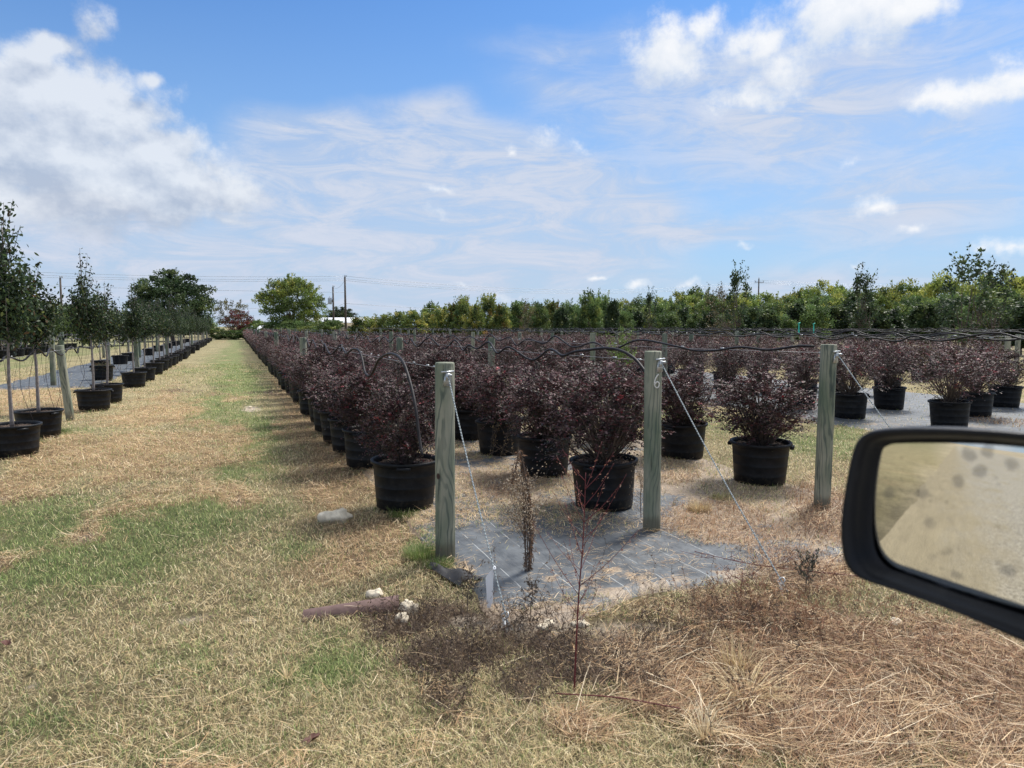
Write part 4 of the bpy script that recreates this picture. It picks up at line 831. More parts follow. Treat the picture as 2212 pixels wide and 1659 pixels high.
# ------------------------------------------------------------------ background trees
def bigtree(seed, H, Wd, zb, ncl, lpc, leaf, cols, cw, shape='round', shoots=0, clr=.16, trunk=.1):
    """crown in metres: a lumpy volume of leaf clumps over limbs; returns trunk and crown meshes"""
    global rng; keep = rng; rng = np.random.default_rng(seed); cr = MB(); tr = MB(); hh = (H-zb)/2; zc = zb+hh; rx = Wd/2
    ctr = []
    while len(ctr) < ncl:
        v = rng.normal(0, 1, 3); v /= np.linalg.norm(v); q = rng.uniform(.15, 1)**.38
        if shape == 'vase': s = (.45+.55*(v[2]+1)/2)
        elif shape == 'column': s = 1.0-.25*max(v[2], 0)
        elif shape == 'cone': s = 1-.55*max(v[2]*q, 0)
        else: s = 1
        c = np.array([v[0]*rx*q*s, v[1]*rx*q*s, zc+v[2]*hh*q])
        if shape != 'round' or True: c[:2] *= 1+rng.normal(0, .1)
        ctr.append(c)
    ctr = np.array(ctr); ctr[:, 2] = np.maximum(ctr[:, 2], zb+.1)
    base = np.array([0, 0, 0.]); th = min(zb+hh*.5, H*.6); P = smoothpath([[0, 0, -.1], [rng.normal(0, .05), rng.normal(0, .05), th*.5], [rng.normal(0, .1), rng.normal(0, .1), th]], 4); tr.tube(P, np.linspace(trunk, trunk*.45, len(P)), 7)
    for c in ctr[::max(1, ncl//26)]:
        s0 = P[min(len(P)-1, int(len(P)*rng.uniform(.35, 1)))]; m = s0*.5+c*.5+np.array([0, 0, -.1*hh]); Q = smoothpath([s0, m, c], 3); tr.tube(Q, np.linspace(trunk*.32, trunk*.06, len(Q)), 4, cap=False)
    r = np.array([Wd, Wd, (H-zb)])*clr*rng.uniform(.6, 1.25, (ncl, 1)); idx = np.repeat(np.arange(ncl), lpc); n = len(idx)
    if shape == 'vase' and shoots == 0:
        pass
    v = rng.normal(0, 1, (n, 3)); v = unit(v)*rng.uniform(0, 1, (n, 1))**.5; P = ctr[idx]+v*r[idx]*[1, 1, .62]
    cb = rcol(ncl, cols, cw, .28); C = cb[idx]*rng.uniform(.7, 1.3, (n, 1))
    D = unit(P-[0, 0, zb+hh*.4])*.4 + rng.normal(0, .7, (n, 3)); cr.leaves(P, D, rng.normal(0, .8, (n, 3))+[0, 0, .5], leaf*rng.uniform(.6, 1.3, n), leaf*.6*rng.uniform(.7, 1.2, n), C, hexa=False)
    for k in range(shoots):
        if shape == 'spiky':
            a = rng.uniform(0, 6.28); el = rng.uniform(-.1, 1.0)**1.0; d = np.array([math.cos(a)*math.cos(el*1.5), math.sin(a)*math.cos(el*1.5), math.sin(el*1.5)*1.0+.25]); s0 = np.array([0, 0, zc-.15*hh])+d*[rx*.7, rx*.7, hh*.65]; L = Wd*rng.uniform(.10, .22)
        else:
            a = rng.uniform(0, 6.28); q = rng.uniform(0, .75)*rx; s0 = np.array([math.cos(a)*q, math.sin(a)*q, zc+hh*math.sqrt(max(0, 1-(q/rx)**2))*.55]); d = np.array([math.cos(a)*.25, math.sin(a)*.25, 1.]); L = (H-zb)*rng.uniform(.14, .34)
        e = s0+unit(d)*L; Q = smoothpath([s0, s0*.5+e*.5+rng.normal(0, .04, 3)*L, e], 4); tr.tube(Q, np.linspace(trunk*.10, trunk*.04, len(Q)), 3, cap=False)
        m = int(lpc*.55)+4; t = rng.uniform(0, 1, m); Pq = s0+(e-s0)*t[:, None]+rng.normal(0, leaf*.55, (m, 3))*(1.1-t[:, None]*.7)
        cr.leaves(Pq, unit(d)[None]*.6+rng.normal(0, .6, (m, 3)), rng.normal(0, 1, (m, 3)), leaf*rng.uniform(.6, 1.1, m), leaf*.5, rcol(1, cols, cw)[0]*rng.uniform(.8, 1.3, (m, 1)), hexa=False)
    a, b = tr.mesh('trunk', M_stem, True), cr.mesh('crown', M_tree); rng = keep; return a, b
GR_Y = ([[.19, .23, .055], [.27, .28, .065], [.13, .18, .045], [.07, .11, .033]], [4, 3, 3, 2])
GR_G = ([[.09, .14, .045], [.13, .18, .055], [.055, .09, .03], [.19, .22, .06]], [4, 3, 3, 1])
GR_D = ([[.040, .066, .028], [.060, .09, .035], [.026, .044, .020], [.10, .13, .045]], [4, 3, 3, 1])
GR_M = ([[.17, .20, .05], [.11, .15, .04], [.27, .25, .06], [.06, .095, .035], [.24, .16, .045]], [4, 4, 2, 3, 1])
PRO = {
 'dark_oak': [bigtree(501, 1, 1.05, .12, 190, 110, .036, *GR_D, 'round', 6, .10, .03)],
 'yellow': [bigtree(510+i, 1, .85, .10, 90, 80, .050, *GR_Y, 'round', 3, .16, .025) for i in range(3)],
 'green': [bigtree(520+i, 1, .7, .08, 90, 75, .050, *GR_G, 'round', 5, .16, .025) for i in range(3)],
 'maple': [bigtree(530+i, 1, .62, .05, 90, 60, .052, *GR_M, 'column', 16, .15, .02) for i in range(3)],
 'column': [bigtree(540+i, 1, .42, .12, 80, 70, .044, *GR_D, 'cone', 9, .15, .018) for i in range(3)],
 'whip': [bigtree(550+i, 1, .40, .18, 34, 30, .036, *GR_D, 'cone', 12, .13, .012) for i in range(2)],
 'spiky': [bigtree(560, 1, 1.15, .12, 150, 95, .036, [[.22, .27, .06], [.14, .20, .05], [.09, .13, .04], [.31, .31, .07]], [4, 4, 3, 1.5], 'spiky', 110, .11, .03)],
 'crape': [bigtree(570, 1, 1.1, .15, 60, 60, .045, [[.13, .03, .03], [.09, .025, .025], [.07, .045, .03], [.05, .06, .03]], [4, 3, 2, 2], 'vase', 6, .13, .02)],
 'loose': [bigtree(575, 1, 1.0, .2, 40, 40, .045, [[.11, .10, .045], [.08, .085, .035], [.13, .12, .05]], [3, 3, 2], 'round', 14, .12, .02)],
 'bare': [bigtree(580, 1, .45, .15, 40, 16, .03, [[.13, .10, .05], [.09, .08, .04]], [1, 1], 'cone', 22, .14, .012)],
 'bush': [bigtree(590+i, 1, 1.5, .0, 80, 90, .075, *GR_G, 'round', 4, .15, .03) for i in range(2)],
}
ASP = {'dark_oak': 1.05, 'yellow': .85, 'green': .7, 'maple': .62, 'column': .42, 'whip': .4, 'spiky': 1.4, 'crape': 1.1, 'loose': 1.0, 'bare': .45, 'bush': 1.5}
def bgtree(u, vt, wpx, dist, kind, label, grp=None, cat='tree', name='tree'):
    c = AT(u, dist); H = ZAT(u, vt, dist)*(random.uniform(.88, 1.06) if grp else 1); Wm = wpx/FPX*dist*math.cos(0)*1.0; tm, cm = random.choice(PRO[kind])
    o = thing(name, label, cat, tuple(c), random.uniform(0, 6.28), grp); sx_ = Wm/(ASP[kind]); o.scale = (sx_, sx_, H)
    link('trunk', tm, o); link('crown', cm, o); return o
bgtree(376, 586, 150, 88, 'dark_oak', 'large rounded dark green tree standing beyond the left tree row', name='broadleaf_tree')
bgtree(632, 604, 158, 97, 'spiky', 'large yellow green tree with feathery outline beside the grass lane end', name='broadleaf_tree')
bgtree(500, 648, 70, 112, 'loose', 'loose olive tree rising behind the maroon tree', name='broadleaf_tree')
bgtree(516, 672, 74, 100, 'crape', 'small maroon flowering tree at the far end of the grass lane', name='crape_myrtle')
bgtree(636, 690, 74, 92, 'bush', 'dark green bush in front of the yellow green feathery tree', cat='bush', name='bush')
bgtree(590, 692, 46, 94, 'bush', 'bright green bush left of the feathery tree base', cat='bush', name='bush')
bgtree(552, 690, 60, 130, 'bush', 'olive bush between the maroon tree and the feathery tree', cat='bush', name='bush')
bgtree(712, 690, 60, 104, 'bush', 'grey green bush in front of the white roofed building', cat='bush', name='bush')
bgtree(737, 664, 66, 170, 'dark_oak', 'rounded dark tree behind the white roofed building', name='broadleaf_tree')
bgtree(135, 655, 90, 95, 'green', 'pale green rounded tree behind the leftmost utility pole', name='broadleaf_tree')
bgtree(470, 708, 40, 96, 'bush', 'low weeds closing the left side of the grass lane end', cat='bush', name='bush')
bgtree(505, 713, 50, 97, 'bush', 'low green weeds in the centre of the grass lane end', cat='bush', name='bush')
bgtree(538, 706, 40, 98, 'bush', 'low weeds under the maroon tree at the lane end', cat='bush', name='bush')
for i, (u, vt, wp) in enumerate([(-10,668,60),(40,672,60),(90,668,50),(200,682,60),(262,672,50),(290,680,50)]): bgtree(u, vt, wp, 66+3*(i % 3), 'green', f'light green tree, {nth(i)} from the left in the hedge behind the left bed', 'trees behind the left bed', name='hedge_tree')
mp = [(775,690,44),(802,680,50),(832,677,48),(862,674,50),(893,668,52),(925,672,44),(958,662,54),(985,652,50),(1000,643,46),(1025,652,44),(1055,646,50),(1082,652,44)]
for i, (u, vt, wp) in enumerate(mp): bgtree(u, vt, wp, 60+(i*7) % 9, 'maple', f'yellowing bushy tree, {nth(i)} to the right of the white roofed building', 'yellowing trees left of the tree line', name='maple_tree')
bgtree(932, 655, 40, 120, 'green', 'rounded green treetop rising behind the yellowing trees', name='broadleaf_tree')
# far woodland: one tree after another
wl = [(1110,665,60),(1150,660,60),(1200,668,66),(1240,655,60),(1300,650,70),(1345,640,66),(1385,645,60),(1425,640,66),(1465,632,70),(1500,625,70),(1540,632,60),(1575,640,60),(1610,632,66),(1655,640,60),(1700,628,66),(1735,618,70),(1775,612,76),(1815,620,70),(1855,625,66),(1895,622,66),(1950,598,70),(1990,625,60),(2030,600,76),(2075,615,70),(2120,592,80),(2165,585,80),(2210,600,80),(2250,600,80)]
for i, (u, vt, wp) in enumerate(wl): bgtree(u, vt, wp, 118+(i*11) % 17, 'yellow' if (i % 3 or u > 1650) else 'green', f'yellow green tree, {nth(i)} from the left in the far woodland edge', 'woodland edge trees', name='woodland_tree')
ng = [(1140,650,34,'bare'),(1165,655,40,'green'),(1190,650,46,'maple'),(1212,655,36,'column'),(1272,626,46,'green'),(1298,628,40,'green'),(1322,640,30,'column'),(1350,668,40,'green'),(1372,664,34,'column'),(1405,622,30,'whip'),(1440,668,50,'green'),(1475,660,44,'column'),(1505,672,40,'green'),(1620,655,50,'column'),(1655,668,44,'column'),(1690,672,40,'green'),(1725,660,50,'column'),(1760,650,50,'green'),(1800,648,56,'column'),(1845,640,50,'column'),
      (1880,655,60,'column'),(1920,660,56,'column'),(1960,650,60,'green'),(1995,655,50,'column'),(2030,640,60,'column'),(2075,640,66,'column'),(2120,640,60,'green'),(2160,645,66,'column'),(2205,640,66,'column'),(1240,680,40,'green'),(1560,670,40,'green'),(1530,665,40,'column')]
for i, (u, vt, wp, k) in enumerate(ng): bgtree(u, vt, wp*1.15, 50+(i*5) % 14, k, {'bare': 'thin half bare tree in front of the woodland edge', 'green': 'green nursery tree in front of the woodland edge', 'column': 'narrow dark green nursery tree in front of the woodland edge', 'maple': 'yellowing nursery tree in front of the woodland edge', 'whip': 'sparse pointed nursery tree in front of the woodland edge'}[k] + f', {nth(sum(1 for q in ng if q[3] == k and q[0] < u))} from the left', 'nursery trees in front of the woodland', name='nursery_tree')
bgtree(1592, 574, 56, 40, 'whip', 'tall dark pointed tree rising highest left of the crossarm pole', name='nursery_tree')
bgtree(1548, 615, 60, 42, 'bare', 'brownish thinly leaved tree left of the tall dark pointed tree', name='nursery_tree')
bgtree(1862, 578, 60, 40, 'whip', 'dark tree with two bare whips above it, right of the crossarm pole', name='nursery_tree')
bgtree(2085, 548, 90, 34, 'whip', 'tall dark tree with long arching shoots near the right edge', name='nursery_tree')
bgtree(2150, 570, 70, 36, 'whip', 'dark tree with upright shoots at the right edge', name='nursery_tree')
for i, (u, vt, wp) in enumerate([(400,678,60),(440,688,50),(345,680,70),(150,690,70),(60,690,70),(10,690,70),(235,690,60),(580,698,60),(690,695,50),(665,697,50)]): bgtree(u, vt, wp, 118+5*(i % 3), 'green', f'distant green tree, {nth(i)} placed in the far line on the left', 'distant trees on the left', name='distant_tree')
fz = np.random.default_rng(77)
for i, u in enumerate(range(1090, 2260, 34)): bgtree(u, 657+fz.uniform(-20, 16)-(12 if u > 1600 else 0), 62, 84+fz.uniform(-6, 8), 'green' if i % 3 else 'yellow', f'green tree, {nth(i)} from the left in the middle line of the woodland', 'woodland middle line trees', name='woodland_tree')
# light green seedling standing up among the shrubs
c = AT(1345, 14.5); o = thing('sapling', 'light green willowy sapling standing up among the purple shrubs left of the numbered post', 'sapling', tuple(c)); st = MB(); lf = MB()
for k in range(16):
    a = rng.uniform(0, 6.28); e = np.array([math.cos(a)*rng.uniform(.05, .42), math.sin(a)*rng.uniform(.05, .42), rng.uniform(1.15, 1.72)]); Q = smoothpath([[0, 0, 0], e*[.3, .3, .6], e], 6); st.tube(Q, np.linspace(.007, .002, len(Q)), 4)
    n = 60; t = rng.uniform(.5, 1, n); P = Q[(t*(len(Q)-1)).astype(int)]+rng.normal(0, .03, (n, 3)); lf.leaves(P, rng.normal(0, .6, (n, 3))+[0, 0, .5], rng.normal(0, 1, (n, 3)), .06, .014, rcol(n, [[.12, .19, .04], [.17, .24, .06], [.08, .13, .03]], [3, 2, 2]), hexa=False)
obj('stems', st, M_stem, o); obj('leaves', lf, M_tree, o)

# ------------------------------------------------------------------ utility poles and lines
def pole(u, vt, dist, lab, cross=False, transf=False, r=.15):
    c = AT(u, dist); H = ZAT(u, vt, dist); o = thing('utility_pole', lab, 'utility pole', tuple(c), 0, 'utility poles'); mb = MB(); mb.tube([[0, 0, -.2], [0, 0, H*.5], [0, 0, H]], [r*1.15, r, r*.75], 10); obj('shaft', mb, M_pole, o, True)
    if cross: mb = MB(); mb.box((0, -.15, H-.7), (2.2, .1, .12)); oc = obj('crossarm', mb, M_pole, o)
    mb = MB()
    for x in ((-1., 0, 1.) if cross else (0, .18)): mb.lathe([(.02, H-.62 if cross and x else H), (.07, H-.55 if cross and x else H+.06), (.05, H-.45 if cross and x else H+.14), (.07, H-.4 if cross and x else H+.2), (.01, H-.34 if cross and x else H+.26)], 8, c=(x, -.15 if cross and x else 0, 0))
    obj('insulators', mb, M_grey, o)
    if transf: mb = MB(); mb.lathe([(.02, H-2.6), (.28, H-2.6), (.3, H-2.5), (.3, H-1.7), (.24, H-1.62), (.05, H-1.6), (.04, H-1.4)], 14, c=(-.5, 0, 0)); mb.box((-.2, 0, H-2.1), (.25, .06, .4)); obj('transformer', mb, M_grey, o)
    return c, H
A_, AH = pole(748, 598, 100, 'taller utility pole in front of the white roofed building')
B_, BH = pole(722, 620, 112, 'shorter dark utility pole with a grey transformer near the feathery tree', transf=True)
C_, CH = pole(1635, 602, 150, 'utility pole with a crossarm above the woodland on the right', cross=True)
D_, DH = pole(1528, 622, 165, 'dark utility pole left of the tall pointed tree in the woodland', transf=True)
E_, EH = pole(138, 601, 92, 'grey utility pole rising behind the left trees', r=.12)
F_, FH = pole(161, 640, 110, 'short dark utility pole just right of the grey pole at left', transf=True, r=.1)
Lp = AT(-420, 120); Rp = AT(2700, 190)
def line(a, b, sag, lab):
    T = np.linspace(0, 1, 24)[:, None]; P = np.array(a)+(np.array(b)-np.array(a))*T; P[:, 2] -= sag*4*T[:, 0]*(1-T[:, 0]); mb = MB(); mb.tube(P, .017, 4); tag(obj('power_line', mb, M_grey), lab, 'power line', 'overhead lines between the utility poles')
for k, dz in enumerate((.1, -.25, -.5)):
    q_ = ('top', 'middle', 'bottom')[k]
    line((A_[0], A_[1], AH+dz), (Lp[0], Lp[1], 9.6+dz), .8, f'{q_} of three overhead lines from the taller pole to the left edge')
    line((A_[0], A_[1], AH+dz), (C_[0], C_[1], CH-.4+dz), 1.9, f'{q_} of three overhead lines sagging from the taller pole to the crossarm pole')
    line((C_[0], C_[1], CH-.4+dz), (Rp[0], Rp[1], 11+dz), 1.6, f'{q_} of three overhead lines from the crossarm pole to the right edge')
line((A_[0], A_[1], AH-2.1), (Lp[0], Lp[1], 7.6), .3, 'lower overhead line left of the taller pole')
line((B_[0], B_[1], BH-3.2), (Lp[0], Lp[1], 5.0), .4, 'lowest overhead line passing behind the feathery tree')
line((A_[0], A_[1], AH-3.6), (C_[0], C_[1], CH-6.5), 1.0, 'thick low overhead line running right from the taller pole')
line((A_[0], A_[1], AH-3.5), (B_[0], B_[1], BH-3.2), .05, 'short line linking the two poles by the building')
line((A_[0], A_[1], AH-.4), (B_[0], B_[1], BH-.1), .5, 'slack jumper line between the tops of the two poles by the building')

# ------------------------------------------------------------------ building, fence, car far off
c = AT(735, 135); a = -math.radians(azel(735, 700)[0]); o = thing('shed', 'long low tan building with a bright white metal roof behind the shrub rows', 'building', tuple(c), a); z0 = ZAT(735, 698, 135); z1 = ZAT(735, 687, 135)
mb = MB(); mb.box((0, 3, z0/2), (13, 6, z0)); obj('wall', mb, M_tan, o)
mb = MB(); V = [[-7, -.5, z0], [7, -.5, z0], [7, 3, z1], [-7, 3, z1], [-7, 6.5, z0], [7, 6.5, z0]]; V2 = [[x, y, z+.12] for x, y, z in V]
mb.add(V+V2, [[6,7,8,9],[9,8,11,10],[1,0,3,2],[2,3,4,5],[0,1,7,6],[5,4,10,11],[0,6,9,3],[3,9,10,4],[1,2,8,7],[2,5,11,8]]); obj('roof', mb, M_roof, o)
for x in (-4.5, -1.5, 2, 5): mb = MB(); mb.box((x, -.02, z0*.55), (1.1, .06, z0*.4)); obj('window', mb, M_dark, o)
def car(u, dist, lab, s=1.0):
    c = AT(u, dist); o = thing('parked_van', lab, 'van', tuple(c), .3); mb = MB(); prof = [(-2.3, .45), (-2.3, 1.1), (-1.3, 1.2), (-.7, 1.75), (2.2, 1.8), (2.3, .45)]
    V = [[x, y, z] for y in (-.85, .85) for x, z in prof]; mb.add(V, [[0, 1, 2, 3, 4, 5][::-1], [6, 7, 8, 9, 10, 11]]); mb.add(V, [[i, (i+1) % 6, 6+(i+1) % 6, 6+i] for i in range(6)]); obj('body', mb, M_roof, o)
    for x in (-1.5, 1.4):
        for y in (-.88, .88): mb = MB(); mb.tube([[x, y-.1, .34], [x, y+.1, .34]], .34, 14); obj('wheel', mb, M_pot, o)
    mb = MB(); mb.box((.7, -.86, 1.45), (2.4, .03, .35)); mb.box((.7, .86, 1.45), (2.4, .03, .35)); obj('side_window', mb, M_dark, o)
car(577, 112, 'small white van far off at the end of the shrub rows')

# ------------------------------------------------------------------ small things on the ground
def rock(c, s, seed, lab, grp=None, m=M_rock):
    rs = np.random.default_rng(seed); n, k = 18, 11; V = []
    for i in range(k):
        ph = math.pi*i/(k-1)
        for j in range(n):
            a = 2*math.pi*j/n; d = np.array([math.sin(ph)*math.cos(a), math.sin(ph)*math.sin(a), math.cos(ph)]); q = 1+.22*math.sin(3*d[0]*2+seed)+.16*math.sin(5*d[1]*2+seed*2)*math.cos(4*d[2])+rs.normal(0, .03); V.append(d*q*np.array(s))
    F = [[i*n+j, (i+1)*n+j, (i+1)*n+(j+1) % n, i*n+(j+1) % n] for i in range(k-1) for j in range(n)]
    mb = MB(); mb.add(V, F); return tag(obj('rock', mb, m, loc=(c[0], c[1], s[2]*.35), rotz=seed), lab, 'rock', grp)
rock(G(728,1122), (.145, .07, .06), 3, 'pale limestone rock lying in the dry grass left of the nearest pot')
p0, p1 = G(655,1326), G(862,1312)
rock(G(884,1322), (.06, .045, .045), 5, 'pale broken rock against the right end of the brown pipe', 'rocks around the pipe')
rock(G(868,1340), (.05, .035, .03), 8, 'small whitish rock below the right end of the brown pipe', 'rocks around the pipe')
rock(G(812,1288), (.055, .04, .03), 6, 'flat pale rock showing behind the brown pipe', 'rocks around the pipe')
rock(G(1255,1352), (.05, .03, .022), 9, 'small pale stone at the foot of the tall red weed', 'stones along the fabric edge')
rock(G(1180,1352), (.07, .03, .018), 10, 'flat crumbling stone left of the tall red weed foot', 'stones along the fabric edge')
rock(G(748,958), (.05, .04, .04), 12, 'white stone beside the pots at the lane edge')
rock(G(1935,1345), (.05, .03, .016), 13, 'flat grey stone in the straw under the mirror')
rock(G(540,880), (.05, .035, .02), 14, 'small white stone in the green strip of the lane')
mb = MB(); d = (p1-p0); L = np.linalg.norm(d); d = d/L; r_ = .066; n = 22; an = np.linspace(0, 2*np.pi, n, endpoint=False); sdv = np.cross(d, [0, 0, 1]); V = []
for q, rr_ in ((0, 1), (.02, 1), (.5, 1), (1, 1), (1, .9), (.0, .9)):
    cc = p0+d*L*q+np.array([0, 0, -.046+.052*q]); V += [cc+(sdv*math.cos(t)+np.array([0, 0, 1])*math.sin(t))*r_*rr_ for t in an]
mb.add(V, [[i*n+j, i*n+(j+1) % n, (i+1)*n+(j+1) % n, (i+1)*n+j] for i in range(5) for j in range(n)]); tag(obj('pipe', mb, M_rust, smooth=True), 'rusty brown pipe half buried in the grass, rocks at its right end', 'pipe')
# dead oak leaf
def deadleaf(c, s, lab, yaw):
    mb = MB(); n = 26; V = [[0, 0, 0]]; 
    for k in range(n):
        a = 2*math.pi*k/n; q = s*(.55+.45*abs(math.cos(2.5*a)))*(1 if k % 2 else .82); V.append([q*math.cos(a)*1.25, q*math.sin(a)*.7, .012+.35*s*abs(math.sin(a))*(.6+.4*math.sin(3*a))])
    mb.F[3] = [np.array([[0, 1+k, 1+(k+1) % n] for k in range(n)])]; mb.V.append(np.array(V)); mb.C.append(np.ones((len(V), 4))*.3); mb.n = len(V)
    mb.tube([[-s*.4, 0, .015], [-s*1.9, s*.2, .02]], .0015, 4); tag(obj('dead_leaf', mb, M_leafbrown, loc=(c[0], c[1], .012), rotz=yaw), lab, 'leaf', 'dead leaves on the ground')
deadleaf(G(675,1607), .036, 'brown lobed dead leaf on the straw near the bottom edge', .6)
deadleaf(G(15,1398), .04, 'reddish brown dead leaf at the left edge of the photo', 1.9)
# scrap of black fabric
mb = MB(); nx, ny = 16, 7; X, Y = np.meshgrid(np.linspace(0, 1, nx), np.linspace(0, 1, ny)); a0, a1 = G(930,1225), G(1020,1262); dd = a1-a0; nn_ = np.array([-dd[1], dd[0], 0])*.22
V = a0[None, None]+dd*X[..., None]+nn_*(Y[..., None]-.5)*(.4+X[..., None])*1.6; V[..., 2] = .016+.055*np.abs(np.sin(X*5+Y*2))*np.sin(np.pi*Y)*(.4+X*.8)
i = np.arange(ny-1)[:, None]*nx; j = np.arange(nx-1)[None]; mb.add(V.reshape(-1, 3), np.stack([i+j, i+j+1, i+nx+j+1, i+nx+j], -1).reshape(-1, 4)); tag(obj('fabric_scrap', mb, M_black, smooth=True), 'crumpled black fabric scrap at the left corner of the weed fabric', 'fabric scrap')

def weed(base, H, lean, nbr, lab, name, stemmat, cols, cw, leafn, leafL, leafW, spread=.22, zlo=.35, r0=.005, seedheads=False, brlen=(.12, .3), upb=.8):
    o = thing(name, lab, 'weed', tuple(base)); st = MB(); lf = MB(); le = np.array([*lean, 0])
    Q = smoothpath([[0, 0, -.02], le*.35+[0, 0, H*.4], le*.6+[.01, 0, H*.7], le+[0, 0, H]], 8); st.tube(Q, np.linspace(r0, r0*.35, len(Q)), 6)
    for k in range(nbr):
        f = zlo+(1-zlo)*k/nbr; q = Q[int(f*(len(Q)-1))]; a = k*2.4+rng.normal(0, .5); L = rng.uniform(*brlen)*(1.15-.6*f); e = q+np.array([math.cos(a)*L*spread*3, math.sin(a)*L*spread*3, L*upb*rng.uniform(.7, 1.9)]); B = smoothpath([q, q*.5+e*.5+[0, 0, -.015], e], 5); st.tube(B, np.linspace(r0*.35, r0*.16, len(B)), 4)
        n = leafn; t = rng.uniform(.25, 1, n); P = B[(t*(len(B)-1)).astype(int)]+rng.normal(0, .006 if not seedheads else .02, (n, 3)); lf.leaves(P, unit(e-q)[None]+rng.normal(0, .5, (n, 3)), rng.normal(0, 1, (n, 3)), leafL*rng.uniform(.6, 1.3, n), leafW, rcol(n, cols, cw), hexa=False)
    obj('stem', st, stemmat, o); obj('seed_heads' if seedheads else 'leaves', lf, M_grass, o); return o
b2 = G(1240,1492); weed(b2, 1.0, (.05, .0), 26, 'tall dark red weed standing in front of the weed fabric, bare side twigs', 'tall_weed', M_redstem, [[.26, .12, .08], [.42, .28, .2], [.16, .05, .04]], [3, 2, 2], 12, .014, .005, .30, .28, .0045, brlen=(.14, .34))
b1 = G(1140,1240)
for k in range(1): weed(b1, .62, (-.06, .02), 34, 'pale dead weed with fluffy seed heads in the middle of the weed fabric', 'seed_weed', M_stem, [[.44, .35, .25], [.58, .50, .40], [.24, .17, .11]], [3, 1.6, 3], 60, .012, .009, .28, .3, .006, True, (.12, .30))
o = thing('dead_stalk', 'dense brown dead stalk bundle with a bent over top on the weed fabric', 'weed', (b1[0]+.02, b1[1]+.03, 0)); st = MB(); lf = MB()
for k in range(7):
    ox = rng.normal(0, .018, 2); Q = smoothpath([[ox[0], ox[1], 0], [ox[0]*1.2+.01, ox[1], .3], [-.02+ox[0], ox[1], .62], [-.06+ox[0]*.5, 0, .82], [-.10, -.02, .74], [-.13, -.02, .62]][:(6 if k < 3 else 3)], 8); st.tube(Q, .004, 5)
    n = 150; t = rng.uniform(0, 1, n); P = Q[(t*(len(Q)-1)).astype(int)]+rng.normal(0, .010, (n, 3)); lf.leaves(P, rng.normal(0, .5, (n, 3))+[0, 0, -.8], rng.normal(0, 1, (n, 3)), rng.uniform(.015, .04, n), .006, rcol(n, [[.17, .10, .06], [.26, .15, .09], [.10, .07, .05]], [3, 2, 2]), hexa=False)
obj('stalks', st, M_stem, o); obj('leaves', lf, M_grass, o)
weed(G(1385,1120), .42, (-.03, 0), 22, 'tan dead weed leaning against the pot left of the numbered post', 'seed_weed', M_stem, [[.40, .30, .2], [.55, .46, .34], [.24, .16, .1]], [3, 2, 2], 20, .016, .006, .22, .1, .004, True, (.08, .2))
weed(G(1600,1290), .16, (.0, 0), 16, 'low dark red weed on the fabric edge near the second cable', 'red_weed', M_redstem, [[.18, .07, .05], [.1, .05, .04]], [2, 2], 14, .016, .004, .4, .1, .004, False, (.08, .2), .5)
weed(G(1740,1275), .22, (.02, 0), 14, 'dark leafy dead weed left of the mirror bottom corner', 'dark_weed', M_stem, [[.07, .075, .055], [.11, .10, .07], [.05, .045, .04]], [3, 2, 2], 26, .02, .009, .25, .15, .004, False, (.06, .14))
weed(G(1010,1330), .26, (.0, 0), 10, 'dark shrivelled weed in front of the fabric left of the first cable foot', 'dark_weed', M_stem, [[.06, .05, .045], [.11, .09, .07]], [3, 2], 24, .016, .007, .22, .3, .003, False, (.05, .12))
weed(G(1145,1345), .24, (.01, 0), 10, 'dark shrivelled weed right of the first cable foot', 'dark_weed', M_stem, [[.06, .05, .045], [.11, .09, .07]], [3, 2], 24, .016, .007, .22, .3, .003, False, (.05, .12))
# long fallen stem
mb = MB(); q0, q1 = G(1500,1222), G(1860,1255); mb.tube(smoothpath([q0+[0, 0, .10], (q0*.6+q1*.4)+[0, 0, .045], q1+[0, 0, .03]], 10), np.linspace(.002, .005, 21), 5)
for k in range(16): f = k/22; s0 = q0*(1-f)+q1*f+[0, 0, .06]; mb.tube([s0, s0+[rng.normal(0, .07), rng.normal(0, .07), rng.uniform(.0, .10)]], .0014, 4)
tag(obj('fallen_stem', mb, M_redstem), 'long reddish brown stem fallen across the fabric towards the mirror', 'stem')
mb = MB(); q0, q1 = G(1200,1512), G(1470,1545); mb.tube(smoothpath([q0+[0, 0, .03], (q0+q1)/2+[0, 0, .045], q1+[0, 0, .03]], 8), .0028, 5); tag(obj('fallen_stem', mb, M_redstem), 'thin dark stem lying in the straw right of the tall red weed foot', 'stem')
# tufts
def tuft(c, n, rad, L, cols, cw, lab, lean=(.1, .9), wd=.0028, name='grass_tuft'):
    mb = MB(); a = rng.uniform(0, 6.28, n); q = rad*np.sqrt(rng.uniform(0, 1, n)); x = q*np.cos(a); y = q*np.sin(a)
    blades(mb, x, y, np.zeros(n), a+rng.normal(0, .5, n), rng.uniform(*lean, n), L*.7*rng.uniform(.4, 1.25, n), np.full(n, wd), rcol(n, cols, cw), rng.uniform(.1, .9, n)); tag(obj(name, mb, M_grass, loc=(c[0], c[1], 0)), lab, 'grass tuft', 'grass tufts')
GT = ([[.12, .18, .05], [.18, .23, .07], [.30, .30, .14]], [3, 2, 1]); TT = ([[.62, .50, .30], [.50, .38, .2], [.3, .2, .12]], [3, 2, 1])
tuft(G(912,1200), 900, .13, .12, *GT, 'green grass tuft at the left foot of the nearest post')
tuft(G(950,1225), 500, .09, .10, *GT, 'green grass tuft in front of the nearest post foot')
tuft(G(872,1112), 500, .13, .12, *GT, 'green grass tuft growing against the front of the nearest pot')
tuft(G(1510,1105), 700, .09, .15, *TT, 'pale straw coloured grass tuft right of the numbered post')
